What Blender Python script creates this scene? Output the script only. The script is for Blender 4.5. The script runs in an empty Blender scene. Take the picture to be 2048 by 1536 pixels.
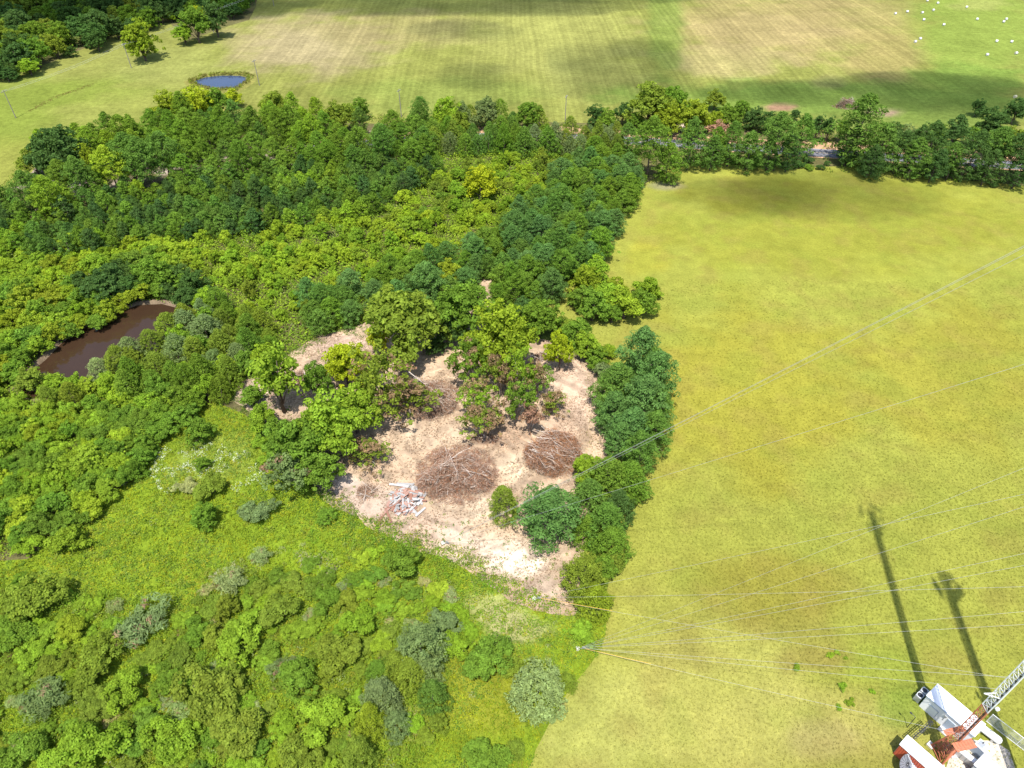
import bpy, bmesh, math, random
import numpy as np
from mathutils import Vector, Matrix
from mathutils.geometry import delaunay_2d_cdt

random.seed(7)
RNG = np.random.default_rng(7)
sc = bpy.context.scene
COL = sc.collection
R = math.radians

# ------------------------------------------------------------------ camera
CAM_H, PITCH, FPX = 95.0, R(40.8), 1400.0
cam_d = bpy.data.cameras.new('camera'); cam = bpy.data.objects.new('camera', cam_d); COL.objects.link(cam)
cam.location = (0, 0, CAM_H); cam.rotation_euler = (R(90) - PITCH, 0, 0)
cam_d.sensor_width = 36.0; cam_d.lens = FPX / 2048 * 36.0; cam_d.clip_end = 20000
sc.camera = cam
# ------------------------------------------------------------------ world, sun, exposure
SUN_EL, SUN_AZ = R(67), R(9.0)
w = bpy.data.worlds.new('World'); sc.world = w; w.use_nodes = True
wn = w.node_tree.nodes; wl = w.node_tree.links
sky = wn.new('ShaderNodeTexSky'); sky.sky_type = 'NISHITA'; sky.sun_disc = False
sky.sun_elevation = SUN_EL; sky.sun_rotation = math.pi + SUN_AZ
wn['Background'].inputs[1].default_value = 0.15
wl.new(sky.outputs[0], wn['Background'].inputs[0])
sun_d = bpy.data.lights.new('sun', 'SUN'); sun = bpy.data.objects.new('sun', sun_d); COL.objects.link(sun)
sun_d.energy = 4.3; sun_d.angle = R(0.53); sun_d.color = (1.0, 0.965, 0.90)
SUN_DIR = Vector((math.sin(SUN_AZ) * math.cos(SUN_EL), math.cos(SUN_AZ) * math.cos(SUN_EL), -math.sin(SUN_EL)))
sun.rotation_euler = SUN_DIR.to_track_quat('-Z', 'Y').to_euler()
sc.view_settings.view_transform = 'Standard'; sc.view_settings.look = 'None'
sc.view_settings.exposure = 0.75; sc.view_settings.gamma = 1.0; sc.view_settings.use_curve_mapping = False
sc.render.engine = 'CYCLES'
cy = sc.cycles
cy.max_bounces = 5; cy.diffuse_bounces = 3; cy.glossy_bounces = 2; cy.transmission_bounces = 2; cy.volume_bounces = 1; cy.transparent_max_bounces = 8
cy.use_denoising = True

# ------------------------------------------------------------------ projection helpers (photo pixels <-> places on the ground)
CT, ST = math.cos(PITCH), math.sin(PITCH)
def at(px, py, z=0.0):
    x = (px - 1024) / FPX; y = -(py - 768) / FPX
    d = (x, CT + y * ST, -ST + y * CT)
    t = (z - CAM_H) / d[2]
    return Vector((d[0] * t, d[1] * t, z))
def proj(X, Y, Z=0.0):
    dz = Z - CAM_H
    depth = Y * CT - dz * ST
    return 1024 + FPX * X / depth, 768 - FPX * (Y * ST + dz * CT) / depth
def depth_at(p): return p[1] * CT - (p[2] - CAM_H) * ST

# ------------------------------------------------------------------ noise
def _h(ix, iy, s):
    n = (ix.astype(np.int64) * 374761393 + iy.astype(np.int64) * 668265263 + s * 974634777) & 0x7fffffff
    n = ((n ^ (n >> 13)) * 1274126177) & 0x7fffffff
    return ((n ^ (n >> 16)) & 0xffff) / 65535.0
def vnoise(x, y, s=0):
    x = np.asarray(x, float); y = np.asarray(y, float)
    ix = np.floor(x); iy = np.floor(y); fx = x - ix; fy = y - iy
    fx = fx * fx * (3 - 2 * fx); fy = fy * fy * (3 - 2 * fy)
    a = _h(ix, iy, s); b = _h(ix + 1, iy, s); c = _h(ix, iy + 1, s); d = _h(ix + 1, iy + 1, s)
    return (a * (1 - fx) + b * fx) * (1 - fy) + (c * (1 - fx) + d * fx) * fy
def fbm(x, y, s=0, o=4):
    x = np.asarray(x, float); y = np.asarray(y, float)
    t = 0; a = .5; n = 0
    for k in range(o):
        t = t + a * vnoise(x, y, s + k * 17); n += a; a *= .5; x = x * 2.03 + 11.3; y = y * 2.03 + 5.7
    return t / n
def smooth(a, b, v):
    t = np.clip((v - a) / (b - a), 0, 1); return t * t * (3 - 2 * t)
def inside(poly, X, Y):
    X = np.asarray(X, float); Y = np.asarray(Y, float); r = np.zeros(X.shape, bool)
    n = len(poly)
    for i in range(n):
        x1, y1 = poly[i][0], poly[i][1]; x2, y2 = poly[(i + 1) % n][0], poly[(i + 1) % n][1]
        if y1 == y2: continue
        c = ((y1 > Y) != (y2 > Y)) & (X < (x2 - x1) * (Y - y1) / (y2 - y1) + x1)
        r ^= c
    return r
def edge_dist(poly, X, Y):
    X = np.asarray(X, float); Y = np.asarray(Y, float); d = np.full(X.shape, 1e9); n = len(poly)
    for i in range(n):
        ax, ay = poly[i][0], poly[i][1]; bx, by = poly[(i + 1) % n][0], poly[(i + 1) % n][1]
        L = (bx - ax) ** 2 + (by - ay) ** 2 + 1e-12
        t = np.clip(((X - ax) * (bx - ax) + (Y - ay) * (by - ay)) / L, 0, 1)
        d = np.minimum(d, np.hypot(X - ax - t * (bx - ax), Y - ay - t * (by - ay)))
    return d
def ground_poly(pxs, z=0.0): return [tuple(at(x, y, z)[:2]) for x, y in pxs]
def rough(poly, step, amp, seed):
    out = []; n = len(poly)
    for i in range(n):
        a = Vector(poly[i]); b = Vector(poly[(i + 1) % n]); L = (b - a).length; k = max(1, int(L / step))
        nrm = Vector((-(b - a).y, (b - a).x)); nrm = nrm / max(nrm.length, 1e-9)
        for j in range(k):
            p = a.lerp(b, j / k)
            q = p + nrm * amp * 2 * (float(fbm(p.x / step / 3, p.y / step / 3, seed, 3)) - .5)
            out.append((q.x, q.y))
    return out

# ------------------------------------------------------------------ materials
def new_mat(name):
    m = bpy.data.materials.new(name); m.use_nodes = True
    nt = m.node_tree; nt.nodes.clear()
    return m, nt.nodes, nt.links
def N(nodes, t, **kw):
    n = nodes.new(t)
    for k, v in kw.items(): setattr(n, k, v)
    return n
def mixc(nodes, links, fac, a, b, mode='MIX'):
    n = nodes.new('ShaderNodeMix'); n.data_type = 'RGBA'; n.blend_type = mode; n.clamp_factor = True
    for s, v in ((0, fac), (6, a), (7, b)):
        if hasattr(v, 'type') and hasattr(v, 'links'): links.new(v, n.inputs[s])
        elif s == 0: n.inputs[0].default_value = v
        else: n.inputs[s].default_value = (*v, 1) if len(v) == 3 else v
    return n.outputs[2]
def ramp(nodes, links, inp, lo, hi, a=0.0, b=1.0):
    n = nodes.new('ShaderNodeMapRange'); n.inputs[1].default_value = lo; n.inputs[2].default_value = hi
    n.inputs[3].default_value = a; n.inputs[4].default_value = b; links.new(inp, n.inputs[0]); return n.outputs[0]
def noise_node(nodes, links, scale, detail=4, rough_=.6, vec=None):
    n = nodes.new('ShaderNodeTexNoise'); n.inputs['Scale'].default_value = scale; n.inputs['Detail'].default_value = detail
    n.inputs['Roughness'].default_value = rough_
    if vec is not None: links.new(vec, n.inputs['Vector'])
    return n.outputs['Fac']
def out_bsdf(nodes, links, shader):
    o = nodes.new('ShaderNodeOutputMaterial'); links.new(shader, o.inputs[0])
def plain(name, col, rough_=.7, metal=0.0, var=.12, scale=4.0, bump=0.0):
    m, n, l = new_mat(name)
    tc = N(n, 'ShaderNodeTexCoord').outputs['Object']
    f = noise_node(n, l, scale, 5, .65, tc)
    c = mixc(n, l, f, tuple(x * (1 - var) for x in col), tuple(min(1, x * (1 + var)) for x in col))
    b = N(n, 'ShaderNodeBsdfPrincipled'); l.new(c, b.inputs['Base Color']); b.inputs['Roughness'].default_value = rough_
    b.inputs['Metallic'].default_value = metal
    if bump:
        bp = N(n, 'ShaderNodeBump'); bp.inputs['Strength'].default_value = bump; bp.inputs['Distance'].default_value = .05
        l.new(f, bp.inputs['Height']); l.new(bp.outputs[0], b.inputs['Normal'])
    out_bsdf(n, l, b.outputs[0]); return m
def leaf_shader(n, l, col, trans=.40):
    d = N(n, 'ShaderNodeBsdfDiffuse'); t = N(n, 'ShaderNodeBsdfTranslucent'); mx = N(n, 'ShaderNodeMixShader')
    l.new(col, d.inputs[0])
    tc = mixc(n, l, 1.0, col, (1.15, 1.2, .7), 'MULTIPLY'); l.new(tc, t.inputs[0])
    mx.inputs[0].default_value = trans; l.new(d.outputs[0], mx.inputs[1]); l.new(t.outputs[0], mx.inputs[2])
    out_bsdf(n, l, mx.outputs[0])
def make_leaf_mat():
    # colour of the individual plant (object colour) x the tint of the single leaf; blue channel = withered leaf
    m, n, l = new_mat('leaf')
    oi = N(n, 'ShaderNodeObjectInfo'); at_ = N(n, 'ShaderNodeAttribute'); at_.attribute_name = 'tint'
    s = N(n, 'ShaderNodeSeparateColor'); l.new(at_.outputs['Color'], s.inputs[0])
    br = ramp(n, l, s.outputs[0], 0, 1, .62, 1.74)
    c0 = N(n, 'ShaderNodeVectorMath', operation='SCALE'); l.new(oi.outputs['Color'], c0.inputs[0]); l.new(br, c0.inputs['Scale'])
    warm = mixc(n, l, 1.0, c0.outputs[0], (1.3, 1.12, .7), 'MULTIPLY')
    c1 = mixc(n, l, s.outputs[1], c0.outputs[0], warm)
    dead = N(n, 'ShaderNodeVectorMath', operation='SCALE'); dead.inputs[0].default_value = (.30, .17, .115); l.new(br, dead.inputs['Scale'])
    c2 = mixc(n, l, s.outputs[2], c1, dead.outputs[0])
    leaf_shader(n, l, c2); return m
def make_cover_mat(name='ground_cover', trans=.36):
    m, n, l = new_mat(name)
    at_ = N(n, 'ShaderNodeAttribute'); at_.attribute_name = 'col'
    leaf_shader(n, l, at_.outputs['Color'], trans); return m
M_LEAF = make_leaf_mat(); M_COVER = make_cover_mat(); M_TWIG = make_cover_mat('dry_twig', .02)
M_BARK = plain('bark', (.13, .095, .07), .9, 0, .35, 3.0, .6)
M_PALEBARK = plain('pale_bark', (.30, .25, .21), .9, 0, .3, 3.0, .5)

def ground_mat(name, fine, bump, bscale=1.6, contrast=.35, stripes=False):
    """vertex colour 'col' (what grows or lies there) broken up by procedural grain and relief"""
    m, n, l = new_mat(name)
    a = N(n, 'ShaderNodeAttribute'); a.attribute_name = 'col'
    tc = N(n, 'ShaderNodeTexCoord').outputs['Object']
    f1 = noise_node(n, l, fine, 6, .7, tc); f2 = noise_node(n, l, fine * .17, 5, .6, tc); f3 = noise_node(n, l, fine * 4.3, 3, .6, tc)
    k1 = ramp(n, l, f1, .3, .7, 1 - contrast, 1 + contrast); k2 = ramp(n, l, f2, .3, .7, 1 - contrast * .6, 1 + contrast * .6); k3 = ramp(n, l, f3, .3, .7, 1 - contrast * .7, 1 + contrast * .7)
    mu = N(n, 'ShaderNodeMath', operation='MULTIPLY'); l.new(k1, mu.inputs[0]); l.new(k2, mu.inputs[1])
    mu2 = N(n, 'ShaderNodeMath', operation='MULTIPLY'); l.new(mu.outputs[0], mu2.inputs[0]); l.new(k3, mu2.inputs[1])
    sc_ = N(n, 'ShaderNodeVectorMath', operation='SCALE'); l.new(a.outputs['Color'], sc_.inputs[0]); l.new(mu2.outputs[0], sc_.inputs['Scale'])
    col = sc_.outputs[0]
    hgt = f1
    b = N(n, 'ShaderNodeBsdfDiffuse'); b.inputs['Roughness'].default_value = .8
    if stripes:
        sp = N(n, 'ShaderNodeSeparateXYZ'); l.new(tc, sp.inputs[0])
        wob = noise_node(n, l, .012, 3, .5, tc)
        xx = N(n, 'ShaderNodeMath', operation='MULTIPLY_ADD'); l.new(wob, xx.inputs[0]); xx.inputs[1].default_value = 5.0; l.new(sp.outputs[0], xx.inputs[2])
        yy = N(n, 'ShaderNodeMath', operation='MULTIPLY_ADD'); l.new(sp.outputs[1], yy.inputs[0]); yy.inputs[1].default_value = .02; l.new(xx.outputs[0], yy.inputs[2])
        def band(period, lo, hi, a0, b0):
            mm = N(n, 'ShaderNodeMath', operation='MULTIPLY'); l.new(yy.outputs[0], mm.inputs[0]); mm.inputs[1].default_value = 2 * math.pi / period
            s_ = N(n, 'ShaderNodeMath', operation='SINE'); l.new(mm.outputs[0], s_.inputs[0])
            return ramp(n, l, s_.outputs[0], lo, hi, a0, b0)
        lines = N(n, 'ShaderNodeCombineXYZ'); l.new(yy.outputs[0], lines.inputs[0])
        str_ = noise_node(n, l, .3, 4, .75, lines.outputs[0])
        w1 = band(2.7, -.6, .9, .96, 1.035); w2 = ramp(n, l, str_, .3, .7, .80, 1.2)
        w3 = ramp(n, l, noise_node(n, l, .055, 3, .6, lines.outputs[0]), .3, .7, .82, 1.16)
        a0 = N(n, 'ShaderNodeMath', operation='MULTIPLY'); l.new(w1, a0.inputs[0]); l.new(w3, a0.inputs[1])
        am = N(n, 'ShaderNodeMath', operation='MULTIPLY'); l.new(a0.outputs[0], am.inputs[0]); l.new(w2, am.inputs[1])
        mk = N(n, 'ShaderNodeAttribute'); mk.attribute_name = 'mown'
        st = N(n, 'ShaderNodeMix'); st.data_type = 'FLOAT'; l.new(mk.outputs['Fac'], st.inputs[0]); st.inputs[2].default_value = 1.0; l.new(am.outputs[0], st.inputs[3])
        s2 = N(n, 'ShaderNodeVectorMath', operation='SCALE'); l.new(col, s2.inputs[0]); l.new(st.outputs[0], s2.inputs['Scale']); col = s2.outputs[0]
    l.new(col, b.inputs[0])
    bp = N(n, 'ShaderNodeBump'); bp.inputs['Strength'].default_value = bump; bp.inputs['Distance'].default_value = .12
    l.new(noise_node(n, l, bscale, 6, .7, tc), bp.inputs['Height']); l.new(bp.outputs[0], b.inputs['Normal'])
    out_bsdf(n, l, b.outputs[0]); return m

# ------------------------------------------------------------------ mesh helpers
def mesh_np(name, V, F, mat, attrs=None, smooth_=False):
    """V (n,3), F (m,k) all faces with k corners"""
    V = np.ascontiguousarray(V, np.float32); F = np.ascontiguousarray(F, np.int32)
    me = bpy.data.meshes.new(name); m, k = F.shape
    me.vertices.add(len(V)); me.vertices.foreach_set('co', V.ravel())
    me.loops.add(m * k); me.loops.foreach_set('vertex_index', F.ravel())
    me.polygons.add(m); me.polygons.foreach_set('loop_start', np.arange(0, m * k, k, dtype=np.int32))
    try: me.polygons.foreach_set('loop_total', np.full(m, k, np.int32))
    except Exception: pass
    if attrs:
        for an, (typ, data) in attrs.items():
            a = me.attributes.new(an, typ, 'POINT')
            a.data.foreach_set('color' if typ == 'FLOAT_COLOR' else 'value', np.ascontiguousarray(data, np.float32).ravel())
    if mat: me.materials.append(mat)
    me.update(calc_edges=True)
    if smooth_: me.polygons.foreach_set('use_smooth', np.ones(m, bool))
    return me
class MB:
    """collects boxes, tubes, lathes; build() makes ONE mesh"""
    def __init__(s): s.v = []; s.f = []
    def add(s, vs, fs):
        o = len(s.v); s.v += [tuple(v) for v in vs]; s.f += [tuple(i + o for i in f) for f in fs]; return s
    def box(s, c, size, rz=0.0, mtx=None):
        x, y, z = (d / 2 for d in size); vs = [Vector((a, b, d)) for d in (-z, z) for a, b in ((-x, -y), (x, -y), (x, y), (-x, y))]
        mm = mtx if mtx is not None else Matrix.Rotation(rz, 4, 'Z')
        return s.add([mm @ v + Vector(c) for v in vs], [(0, 3, 2, 1), (4, 5, 6, 7), (0, 1, 5, 4), (1, 2, 6, 5), (2, 3, 7, 6), (3, 0, 4, 7)])
    def tube(s, pts, rad, k=6, cap=True):
        pts = [Vector(p) for p in pts]; rad = rad if hasattr(rad, '__len__') else [rad] * len(pts); vs = []; fs = []; prev = None
        for i, p in enumerate(pts):
            t = (pts[min(i + 1, len(pts) - 1)] - pts[max(i - 1, 0)]).normalized()
            u = t.cross(Vector((0, 0, 1))) if prev is None else prev - t * prev.dot(t)
            if u.length < 1e-4: u = t.cross(Vector((1, 0, 0)))
            u.normalize(); prev = u; v = t.cross(u)
            for j in range(k):
                a = 2 * math.pi * j / k; vs.append(p + (u * math.cos(a) + v * math.sin(a)) * rad[i])
        for i in range(len(pts) - 1):
            for j in range(k):
                a = i * k + j; b = i * k + (j + 1) % k; fs.append((a, b, b + k, a + k))
        if cap: fs.append(tuple(range(k - 1, -1, -1))); fs.append(tuple(range((len(pts) - 1) * k, len(pts) * k)))
        return s.add(vs, fs)
    def lathe(s, c, prof, k=16, axis=None):
        mm = axis.to_4x4() if axis is not None else Matrix.Identity(4); vs = []; fs = []
        for r, z in prof:
            for j in range(k):
                a = 2 * math.pi * j / k; vs.append(mm @ Vector((r * math.cos(a), r * math.sin(a), z)) + Vector(c))
        for i in range(len(prof) - 1):
            for j in range(k):
                a = i * k + j; b = i * k + (j + 1) % k; fs.append((a, b, b + k, a + k))
        fs.append(tuple(range(k - 1, -1, -1))); fs.append(tuple(range((len(prof) - 1) * k, len(prof) * k)))
        return s.add(vs, fs)
    def mesh(s, name, mat, smooth_=False):
        me = bpy.data.meshes.new(name); me.from_pydata(s.v, [], s.f); me.materials.append(mat); me.update()
        if smooth_: me.polygons.foreach_set('use_smooth', np.ones(len(me.polygons), bool))
        return me
    def build(s, name, mat, parent=None, smooth_=False): return link(name, s.mesh(name, mat, smooth_), parent)
def link(name, me, parent=None, loc=None):
    o = bpy.data.objects.new(name, me); COL.objects.link(o)
    if parent is not None: o.parent = parent
    if loc is not None: o.location = loc
    return o
def tag(o, label=None, cat=None, group=None, kind=None):
    if label: o['label'] = label
    if cat: o['category'] = cat
    if group: o['group'] = group
    if kind: o['kind'] = kind
    return o
def empty(name, loc, rz=0.0):
    o = bpy.data.objects.new(name, None); COL.objects.link(o); o.location = loc; o.rotation_euler = (0, 0, rz); o.empty_display_size = .5; return o

def sheet(name, poly, step, z, mat, colour, label, zfun=None):
    """a ground sheet with an uneven outline, filled with a grid of points so that it can carry colours"""
    xs = [p[0] for p in poly]; ys = [p[1] for p in poly]
    gx, gy = np.meshgrid(np.arange(min(xs), max(xs), step), np.arange(min(ys), max(ys), step))
    gx = gx.ravel() + RNG.uniform(-.3, .3, gx.size) * step; gy = gy.ravel() + RNG.uniform(-.3, .3, gy.size) * step
    ok = inside(poly, gx, gy); gx = gx[ok]; gy = gy[ok]
    ok = edge_dist(poly, gx, gy) > step * .35; gx = gx[ok]; gy = gy[ok]
    pts = [Vector(p) for p in poly] + [Vector((a, b)) for a, b in zip(gx, gy)]
    n = len(poly)
    v, e, f, *_ = delaunay_2d_cdt(pts, [], [list(range(n))], 1, 1e-4)
    V = np.array([(p[0], p[1], 0) for p in v]); F = np.array([t for t in f if len(t) == 3])
    V[:, 2] = z if zfun is None else z + zfun(V[:, 0], V[:, 1])
    a = V[F]; cr = np.cross(a[:, 1] - a[:, 0], a[:, 2] - a[:, 0])[:, 2]; F[cr < 0] = F[cr < 0][:, ::-1]
    o = link(name, mesh_np(name, V, F, mat, {'col': ('FLOAT_COLOR', rgba(colour(V[:, 0], V[:, 1])))}, True))
    return tag(o, label, None, None, 'structure')
def rgba(c): return np.concatenate([c, np.ones((len(c), 1))], 1)
def lay(base, X, Y, blobs):
    """colour layers: base colour + soft patches given as (photo x, y, half width, half height, colour, strength)"""
    PX, PY = proj(X, Y); c = np.tile(np.array(base, float), (len(X), 1)); base_k = 1.0
    wob = fbm(X / 9, Y / 9, 91, 4) - .5
    for bx, by, rx, ry, colr, s in blobs:
        d = np.hypot((PX - bx) / rx, (PY - by) / ry) + wob * .9
        f = (1 - smooth(.55, 1.15, d)) * s
        c = c * (1 - f[:, None]) + np.array(colr) * f[:, None]
    return c

# ================================================================== THE GROUND
GK = .62; G_PAST = (.362, .360, .066); G_WEED = (.20, .27, .03); DIRT = (.52, .385, .262); LITTER = (.10, .075, .045)
def far_colour(X, Y):
    n = fbm(X / 60, Y / 60, 3, 4)
    return np.array((.13, .17, .04)) * (0.8 + .5 * n[:, None])
gv = []; ext = 9000
gx = np.concatenate([np.linspace(-ext, -900, 12), np.linspace(-800, 800, 33), np.linspace(900, ext, 12)])
gy = np.concatenate([np.linspace(-ext, -300, 8), np.linspace(-200, 1200, 29), np.linspace(1400, ext, 12)])
def grid_sheet(name, gx, gy, z, mat, colour, label, extra=None):
    A, B = np.meshgrid(gx, gy); V = np.stack([A.ravel(), B.ravel(), np.full(A.size, z)], 1)
    nx = len(gx); i = np.arange((len(gy) - 1) * (nx - 1)); r = i // (nx - 1) * nx + i % (nx - 1)
    F = np.stack([r, r + 1, r + nx + 1, r + nx], 1)
    at_ = {'col': ('FLOAT_COLOR', rgba(colour(V[:, 0], V[:, 1])))}
    if extra: at_.update(extra(V[:, 0], V[:, 1]))
    return tag(link(name, mesh_np(name, V, F, mat, at_, True)), label, None, None, 'structure')
grid_sheet('ground', gx, gy, 0.0, ground_mat('ground', .25, .4), far_colour, 'green farmland reaching away on all sides')

TAN = (.50, .40, .18); STRAW = (.46, .43, .16); GREEN = (.25, .34, .08); HAYG = (.36, .38, .10)
def hay_colour(X, Y):
    c = lay(HAYG, X, Y, [
        (100, 230, 330, 90, (.31, .39, .07), .9), (60, 330, 120, 60, (.40, .42, .09), .7), (270, 230, 190, 50, (.42, .42, .12), .6),
        (330, 130, 120, 50, (.40, .42, .13), .5),
        (620, 90, 190, 70, (.50, .42, .22), .85), (800, 60, 190, 45, (.44, .37, .17), .6), (590, 100, 90, 40, (.60, .50, .29), .6),
        (900, 190, 240, 45, (.31, .38, .09), .7), (1100, 70, 200, 90, (.45, .45, .14), .7), (1180, 160, 120, 60, (.42, .43, .13), .6),
        (1520, 50, 230, 80, TAN, .75), (1690, 40, 150, 100, TAN, .6), (1780, 110, 90, 70, (.52, .43, .17), .75), (1450, 120, 150, 40, (.52, .44, .20), .8), (1520, 60, 160, 40, (.56, .44, .22), .5),
        (1330, 60, 40, 120, (.27, .36, .08), .8), (1960, 60, 150, 130, (.33, .43, .09), .9), (1960, 10, 60, 15, (.46, .46, .16), .5),
        (1600, 195, 420, 38, (.25, .37, .075), .9), (1850, 225, 320, 45, (.24, .34, .075), .9), (1920, 170, 140, 50, (.25, .37, .075), .8),
        (1560, 214, 36, 8, (.50, .30, .20), .95), (1765, 225, 42, 9, (.46, .32, .24), .95), (1655, 165, 40, 16, (.30, .26, .12), .5)])
    n = fbm(X / 22, Y / 40, 5, 4); n2 = fbm(X / 5, Y / 9, 8, 3)
    k = .80 + .28 * n + .14 * n2
    return c * k[:, None] * np.array((.47, .465, .43))
def hay_mown(X, Y):
    PX, PY = proj(X, Y)
    m = smooth(340, 520, PX) * (1 - smooth(1820, 1900, PX + (PY - 130) * -.75)) * (1 - smooth(170, 215, PY) * smooth(1330, 1420, PX))
    return {'mown': ('FLOAT', np.clip(m * 1.15 + .12, 0, 1.15))}
grid_sheet('hayfield', np.arange(-420, 421, 3.0), np.arange(150, 760, 3.0), .010, ground_mat('hayfield', .5, .5, .8, .26, True), hay_colour,
           'mown hayfield in green and tan stripes beyond the tree belt', hay_mown)

WOOD_PX = [(-80, 395), (-60, 440), (60, 345), (70, 325), (140, 292), (260, 276), (340, 254), (480, 236), (700, 246), (840, 250), (1000, 242), (1250, 250), (1330, 240), (1420, 240), (1500, 255), (1640, 265), (1850, 280), (2200, 300), (2200, 395), (1800, 365), (1600, 345), (1420, 330), (1300, 380), (1215, 500), (1120, 600),
           (1040, 650), (800, 700), (560, 830), (330, 900), (60, 1150), (-200, 1250), (-700, 900), (-500, 600)]
WOOD = rough(ground_poly(WOOD_PX), 4.0, 1.6, 21)
def wood_colour(X, Y):
    PX, PY = proj(X, Y)
    n = fbm(X / 6, Y / 6, 31, 4)[:, None]
    c = np.array(LITTER) * (1 - n) + np.array((.12, .13, .035)) * n
    pale = (smooth(.45, .75, fbm(X / 4, Y / 4, 35, 3)) * (1 - smooth(26, 60, np.abs(PY - (390 - .12 * PX)))) * (PX < 900))[:, None]
    return c * (1 - pale) + np.array((.42, .33, .29)) * pale
sheet('woodland_floor', WOOD, 2.6, .018, ground_mat('woodland_floor', 1.2, .6), wood_colour, 'brown leaf litter and low green growth under the trees')
sheet('far_woodland_floor', rough(ground_poly([(-140, 190), (0, 158), (120, 118), (250, 62), (300, 48), (345, 45), (370, 85), (440, 60), (500, 40), (520, -30), (400, -100), (-250, -60)]), 6, 2.5, 23), 8.0, .018,
      ground_mat('far_woodland_floor', 1.0, .6), wood_colour, 'shaded floor of the wood past the small blue pond')

PAST_PX = [(1000, 1700), (1060, 1500), (1120, 1370), (1175, 1290), (1200, 1220), (1165, 1100), (1150, 960), (1180, 850), (1170, 740), (1110, 660), (1085, 600), (1130, 555), (1180, 520), (1205, 480), (1240, 420), (1290, 368), (1345, 333), (1420, 318), (1520, 328), (1620, 334), (1720, 332), (1820, 350), (1950, 362), (2100, 376), (2500, 400), (2900, 900), (2900, 1700)]
PAST = rough(ground_poly(PAST_PX), 2.5, .7, 41)
def past_colour(X, Y):
    c = lay(G_PAST, X, Y, [
        (1700, 450, 420, 110, (.31, .30, .04), .6), (1500, 390, 140, 40, (.27, .25, .035), .55), (1330, 372, 40, 9, (.30, .25, .20), .6),
        (1500, 800, 260, 200, (.38, .33, .045), .7), (1900, 760, 240, 160, (.36, .32, .05), .8), (1500, 1180, 200, 90, (.31, .26, .045), .65), (1320, 1300, 160, 200, (.42, .40, .085), .75),
        (1180, 1460, 190, 130, (.50, .48, .13), .8), (1600, 1450, 300, 100, (.48, .42, .12), .8), (1450, 1400, 200, 140, (.50, .46, .12), .7), (1750, 1330, 120, 50, (.30, .35, .05), .55), (1800, 1410, 60, 60, (.22, .32, .045), .6), (1640, 1320, 90, 30, (.33, .26, .07), .5),
        (1160, 640, 90, 60, (.37, .37, .075), .8), (1650, 1480, 80, 50, (.48, .38, .16), .6), (1115, 1415, 16, 16, (.42, .25, .14), .85),
        (1165, 1305, 12, 8, (.8, .74, .64), 1.0), (1290, 520, 60, 40, (.42, .37, .05), .6)])
    n = fbm(X / 14, Y / 14, 51, 5); n2 = fbm(X / 2.2, Y / 2.2, 57, 4)
    dry = smooth(.5, .75, fbm(X / 5, Y / 5, 58, 4))[:, None]
    c = c * (.80 + .22 * n + .20 * n2)[:, None]; gr = smooth(.48, .7, fbm(X / 7, Y / 7, 59, 4))[:, None] * .25; c = c * (1 - gr) + np.array((.27, .32, .05)) * gr
    c = c * (1 - dry * .3) + np.array((.33, .24, .07)) * dry * .3
    return c * np.array((.60, .62, .60))
sheet('pasture', PAST, 1.25, .028, ground_mat('pasture', 1.9, .6, 2.6, .20), past_colour, 'wide yellow-green pasture grass right of the clearing')

WEED_PX = [(-300, 1700), (-300, 1130), (60, 1120), (260, 960), (330, 860), (430, 800), (520, 850), (570, 960), (670, 985), (760, 1040), (900, 1085), (1050, 1160), (1160, 1230), (1215, 1230), (1200, 1300), (1130, 1380), (1075, 1500), (1000, 1720)]
WEED = rough(ground_poly(WEED_PX), 1.6, .8, 61)
def weed_colour(X, Y):
    c = lay(G_WEED, X, Y, [(980, 1215, 60, 30, (.42, .36, .25), .5), (1040, 1260, 60, 25, (.45, .38, .28), .6), (1010, 1235, 50, 25, (.45, .38, .28), .5), (960, 1400, 140, 90, (.27, .25, .045), .6), (820, 1450, 40, 40, (.36, .32, .17), .7), (420, 920, 120, 60, (.27, .30, .10), .4)])
    n = fbm(X / 3.5, Y / 3.5, 71, 4)
    return c * (.7 + .5 * n)[:, None] * np.array((.82, .84, .6))
sheet('weedy_meadow', WEED, 1.0, .036, ground_mat('weedy_meadow', 2.2, .9, 2.5, .3), weed_colour, 'bright green weedy ground between the bushes')

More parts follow.
